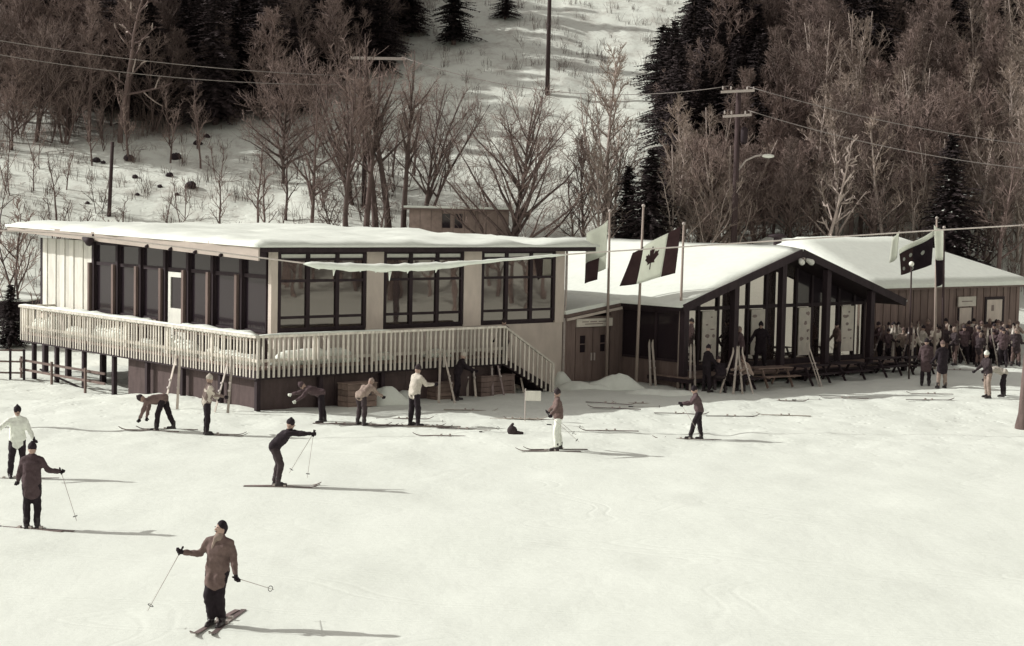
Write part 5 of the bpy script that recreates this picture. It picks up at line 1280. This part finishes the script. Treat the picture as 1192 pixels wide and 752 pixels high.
def loose_gear():
    rr = random.Random(8)
    def lean_pair(px, py, u_off, lb, mesh=SKIP, spread=.5, h=1.85):
        q = on_ground(px, py)
        for k in (-1, 1):
            top = q+Vector((k*.06+u_off, .32, h*.88)); bot = q+Vector((k*spread*.5, -.02, -.03)); d = (top-bot).normalized()
            o = link_mesh('ski', mesh, None, bot+d*(1.85*.45))
            o.rotation_euler = (d.to_track_quat('X', 'Z')).to_euler(); link_mesh('binding', BIND, o)
            tag(o, '%s upright ski of the pair %s' % ('left' if k < 0 else 'right', lb), 'ski')
    lean_pair(199, 476, .16, 'against the deck behind the bent person', spread=.42)
    lean_pair(258, 480, .22, 'against the deck beside the patterned jacket', spread=.42)
    lean_pair(520, 469, -.2, 'against the dark end of the deck', spread=.55)
    lean_pair(549, 462, -.1, 'against the deck right of the dark person', spread=.3)
    lean_pair(580, 460, -.25, 'at the foot of the deck stairs', SKI, .4)
    lean_pair(604, 458, -.25, 'beside the newel of the deck stairs', SKIP, .35)
    lean_pair(955, 450, -.55, 'against the porch edge in the middle', SKIP, .10)
    lean_pair(870, 458, -.3, 'before the porch beside the sitting person', SKIP, .4)
    lean_pair(846, 458, .35, 'in a V beside the crouching person', SKIP, .5)
    for k, (px, py) in enumerate(((760, 449), (768, 447), (776, 448), (783, 446), (797, 452), (806, 455))):
        lean_pair(px, py, rr.uniform(-.2, .2), '%s from the left by the pavilion side window' % ['first', 'second', 'third', 'fourth', 'fifth', 'sixth'][k], rr.choice((SKI, SKIP)), .2)
    for k in range(14):
        px = 1020+k*12.2; q = on_ground(px, 416+rr.uniform(-2, 6))
        lean_pair(px, 420+rr.uniform(-2, 9), rr.uniform(-.5, .5), 'in the crowd, %s from the glass pavilion' % ['first', 'second', 'third', 'fourth', 'fifth', 'sixth', 'seventh', 'eighth', 'ninth', 'tenth', 'eleventh', 'twelfth', 'thirteenth', 'fourteenth'][k], SKIP if k % 3 else SKI, .6)
    flat = [(505, 497, 8, 'near the pale jacketed person, upper one'), (540, 500, -12, 'near the pale jacketed person, crossing the other'), (520, 508, 2, 'nearest the camera before the deck'), (468, 488, 5, 'behind the pale jacketed person'),
            (545, 478, -4, 'far out before the upright skis'), (600, 488, 3, 'left of the child in white trousers'), (622, 489, 0, 'just behind the child in white trousers'), (708, 470, -22, 'stuck in the snow before the double door'),
            (718, 476, -10, 'below the one stuck in the snow'), (712, 502, 2, 'right of the child in white trousers'), (745, 470, 4, 'before the flagpoles'), (790, 482, -5, 'behind the striding skier'), (850, 485, 6, 'right of the striding skier'), (915, 484, -4, 'in front of the porch on the open snow'),
            (910, 467, 3, 'close to the porch on its left half'), (985, 464, 0, 'close to the porch on its right half'), (1085, 459, 4, 'before the pair at the crowd'), (1080, 466, 6, 'nearest the camera before the pair at the crowd'), (1115, 431, 3, 'at the edge of the crowd'), (395, 494, -2, 'between the stooping pair')]
    for px, py, a, lb in flat:
        q = on_ground(px, py); ski(q+Vector((0, 0, -.004)), R(a+(180 if rr.random() < .5 else 0)), 'ski lying on the snow %s' % lb, rr.choice((SKI, SKI, SKIP)))
    for px, py, a, lb in ((560, 503, 60, 'before the deck'), (735, 474, 10, 'before the double door'), (480, 492, 20, 'behind the pale jacketed person'), (640, 495, -20, 'behind the child in white trousers'), (925, 466, 15, 'in front of the porch')):
        q = on_ground(px, py)+Vector((0, 0, .02)); ski_pole(q, q+Vector((math.cos(R(a)), math.sin(R(a)), -.004)), 'ski pole lying on the snow %s' % lb)
    # snow heaps shovelled up along the buildings
    for k, (px, py, rx, ry, h, lb) in enumerate(((716, 452, 1.05, .6, .48, 'shovelled snow heap before the double door'), (447, 470, .85, .55, .5, 'snow heap with a plank on it under the right deck'), (652, 447, .6, .4, .45, 'small snow heap at the foot of the stairs'),
                                           (470, 466, .8, .4, .3, 'low snow heap beside the wooden crate'), (680, 452, 1.1, .5, .25, 'low snow ridge left of the double door heap'), (770, 460, 1.4, .5, .22, 'low snow ridge below the flagpoles'), (14, 393, 2.2, 1.2, 1.1, 'snow bank left of the lodge deck'))):
        q = on_ground(px, py); heap('snow_heap', q.x, q.y, rx, ry, h, lb, seed=k+3)
    # crate with lid, bench and plank below the deck
    def crate(px, py, w, d, h, lb, rz=BANG, mat=m_wood):
        q = on_ground(px, py); t = empty('wooden_crate', (q.x, q.y, q.z-.03), rz); tag(t, lb, 'crate')
        n = 4
        for i in range(n):
            z0 = h*i/n; z1 = h*(i+1)/n-.015
            for (a, b) in (((0, 0, z0), (w, .03, z1)), ((0, d-.03, z0), (w, d, z1)), ((0, .031, z0), (.03, d-.031, z1)), ((w-.03, .031, z0), (w, d-.031, z1))): MB().box(a, b).build('plank', mat, t)
        MB().box((-.02, -.02, h), (w+.02, d+.02, h+.035)).build('lid', mat, t)
    crate(508, 466, 1.05, .55, .62, 'tan wooden crate behind the pale jacketed person')
    crate(405, 474, 1.2, .6, .78, 'tan wooden box behind the stooping child')
    crate(560, 462, 1.6, .5, .75, 'brown wooden locker under the deck end', mat=m_brown)
    def bench(u, v, rz, lb, mat=m_wood):
        q = loc(u, v); z = gh(q.x, q.y); t = empty('picnic_table', (q.x, q.y, z-.02), rz); tag(t, lb, 'table')
        for i in range(4): MB().box((-.9, -.36+.185*i, .72), (.9, -.36+.185*i+.17, .76)).build('plank', mat, t)
        for sy in (-1, 1):
            for i in range(2): MB().box((-.9, sy*.68-.15+.155*i, .43), (.9, sy*.68-.15+.155*i+.14, .47)).build('seat_plank', mat, t)
        for sx in (-.65, .65):
            for sy in (-1, 1): MB().bar((sx, sy*.62, 0), (sx, sy*.22, .72), .09, .05, (1, 0, 0)).build('leg', mat, t)
            MB().box((sx-.02-.05, -.78, .37), (sx+.02-.05, .78, .43)).build('cross_brace', mat, t)
    for k, (u, v, a, m_, lb) in enumerate(((19.8, -3.1, 5, m_dark, 'dark picnic table at the left end of the porch'), (21.9, -3.2, -8, m_wood, 'weathered picnic table before the broad figure'), (24.2, -3.3, 6, m_dark, 'dark picnic table at the middle of the porch'),
                                        (26.6, -3.2, 0, m_dark, 'dark picnic table right of the leaning pale skis'), (29.0, -3.3, 8, m_dark, 'dark picnic table by the last porch post'), (31.4, -3.2, -5, m_dark, 'dark picnic table at the right end of the porch'))):
        bench(u, v, BANG+R(a), lb, m_)
    # small notice on a post in the snow, a dropped bag and the hut side window shelf
    q = on_ground(611, 490); t = empty('notice_stand', q); tag(t, 'small pale notice board on a thin post in the snow', 'sign')
    MB().tube([(0, 0, -.2), (.0, 0, 1.05)], .02, 8).build('post', m_metal, t); MB().box((.0, -.03, .66), (.5, .01, .98)).build('board', m_white, t)
    q = on_ground(596, 505); b = MB(); b.ell((0, 0, .10), (.16, .11, .15), 9, 7); b.cap((.1, 0, .05), (.3, -.05, .03), .06, .05); b.cap((-.05, 0, .2), (.02, 0, .3), .05, .04)
    o = b.build('bag', CL['charcoal'], None, True, q); tag(o, 'small dark bag dropped on the snow left of the child in white trousers', 'bag')
    # wire mesh fence and dark shed wall beyond the far left end of the deck
    a = on_ground(-20, 442); b_ = on_ground(28, 442)
    t = empty('low_fence', a); tag(t, 'low fence at the left edge of the photo beside the deck', 'fence'); d = b_-a
    for i in range(4): MB().box((d.x*i/3-.04, d.y*i/3-.04, -.3), (d.x*i/3+.04, d.y*i/3+.04, 1.25)).build('post', m_dark, t)
    for z in (.3, .75, 1.2): MB().bar((0, 0, z), (d.x, d.y, z), .03, .07).build('rail', m_brown, t)
    a = at_depth(-30, 352, 82); b_ = at_depth(27, 352, 82)
    t = empty('shed', (a.x, 82, gh(a.x, 82))); tag(t, 'dark boarded shed at the left edge behind the deck', 'building')
    w = b_.x-a.x; h = a.z-gh(a.x, 82)
    for i in range(8): MB().box((w*i/8+.01, 0, -.3), (w*(i+1)/8-.01, .12, h)).build('board', m_dark, t)
    MB().box((0, .13, -.3), (w, 3, h-.01)).build('wall', m_dark, t)
    r = MB().box((-.3, -.3, h), (w+.25, 3.2, h+.1)).build('roof', m_dark, t); MB().box((-.32, -.3, h+.101), (w+.26, 3.2, h+.17)).build('snow', m_snow, r)
loose_gear()
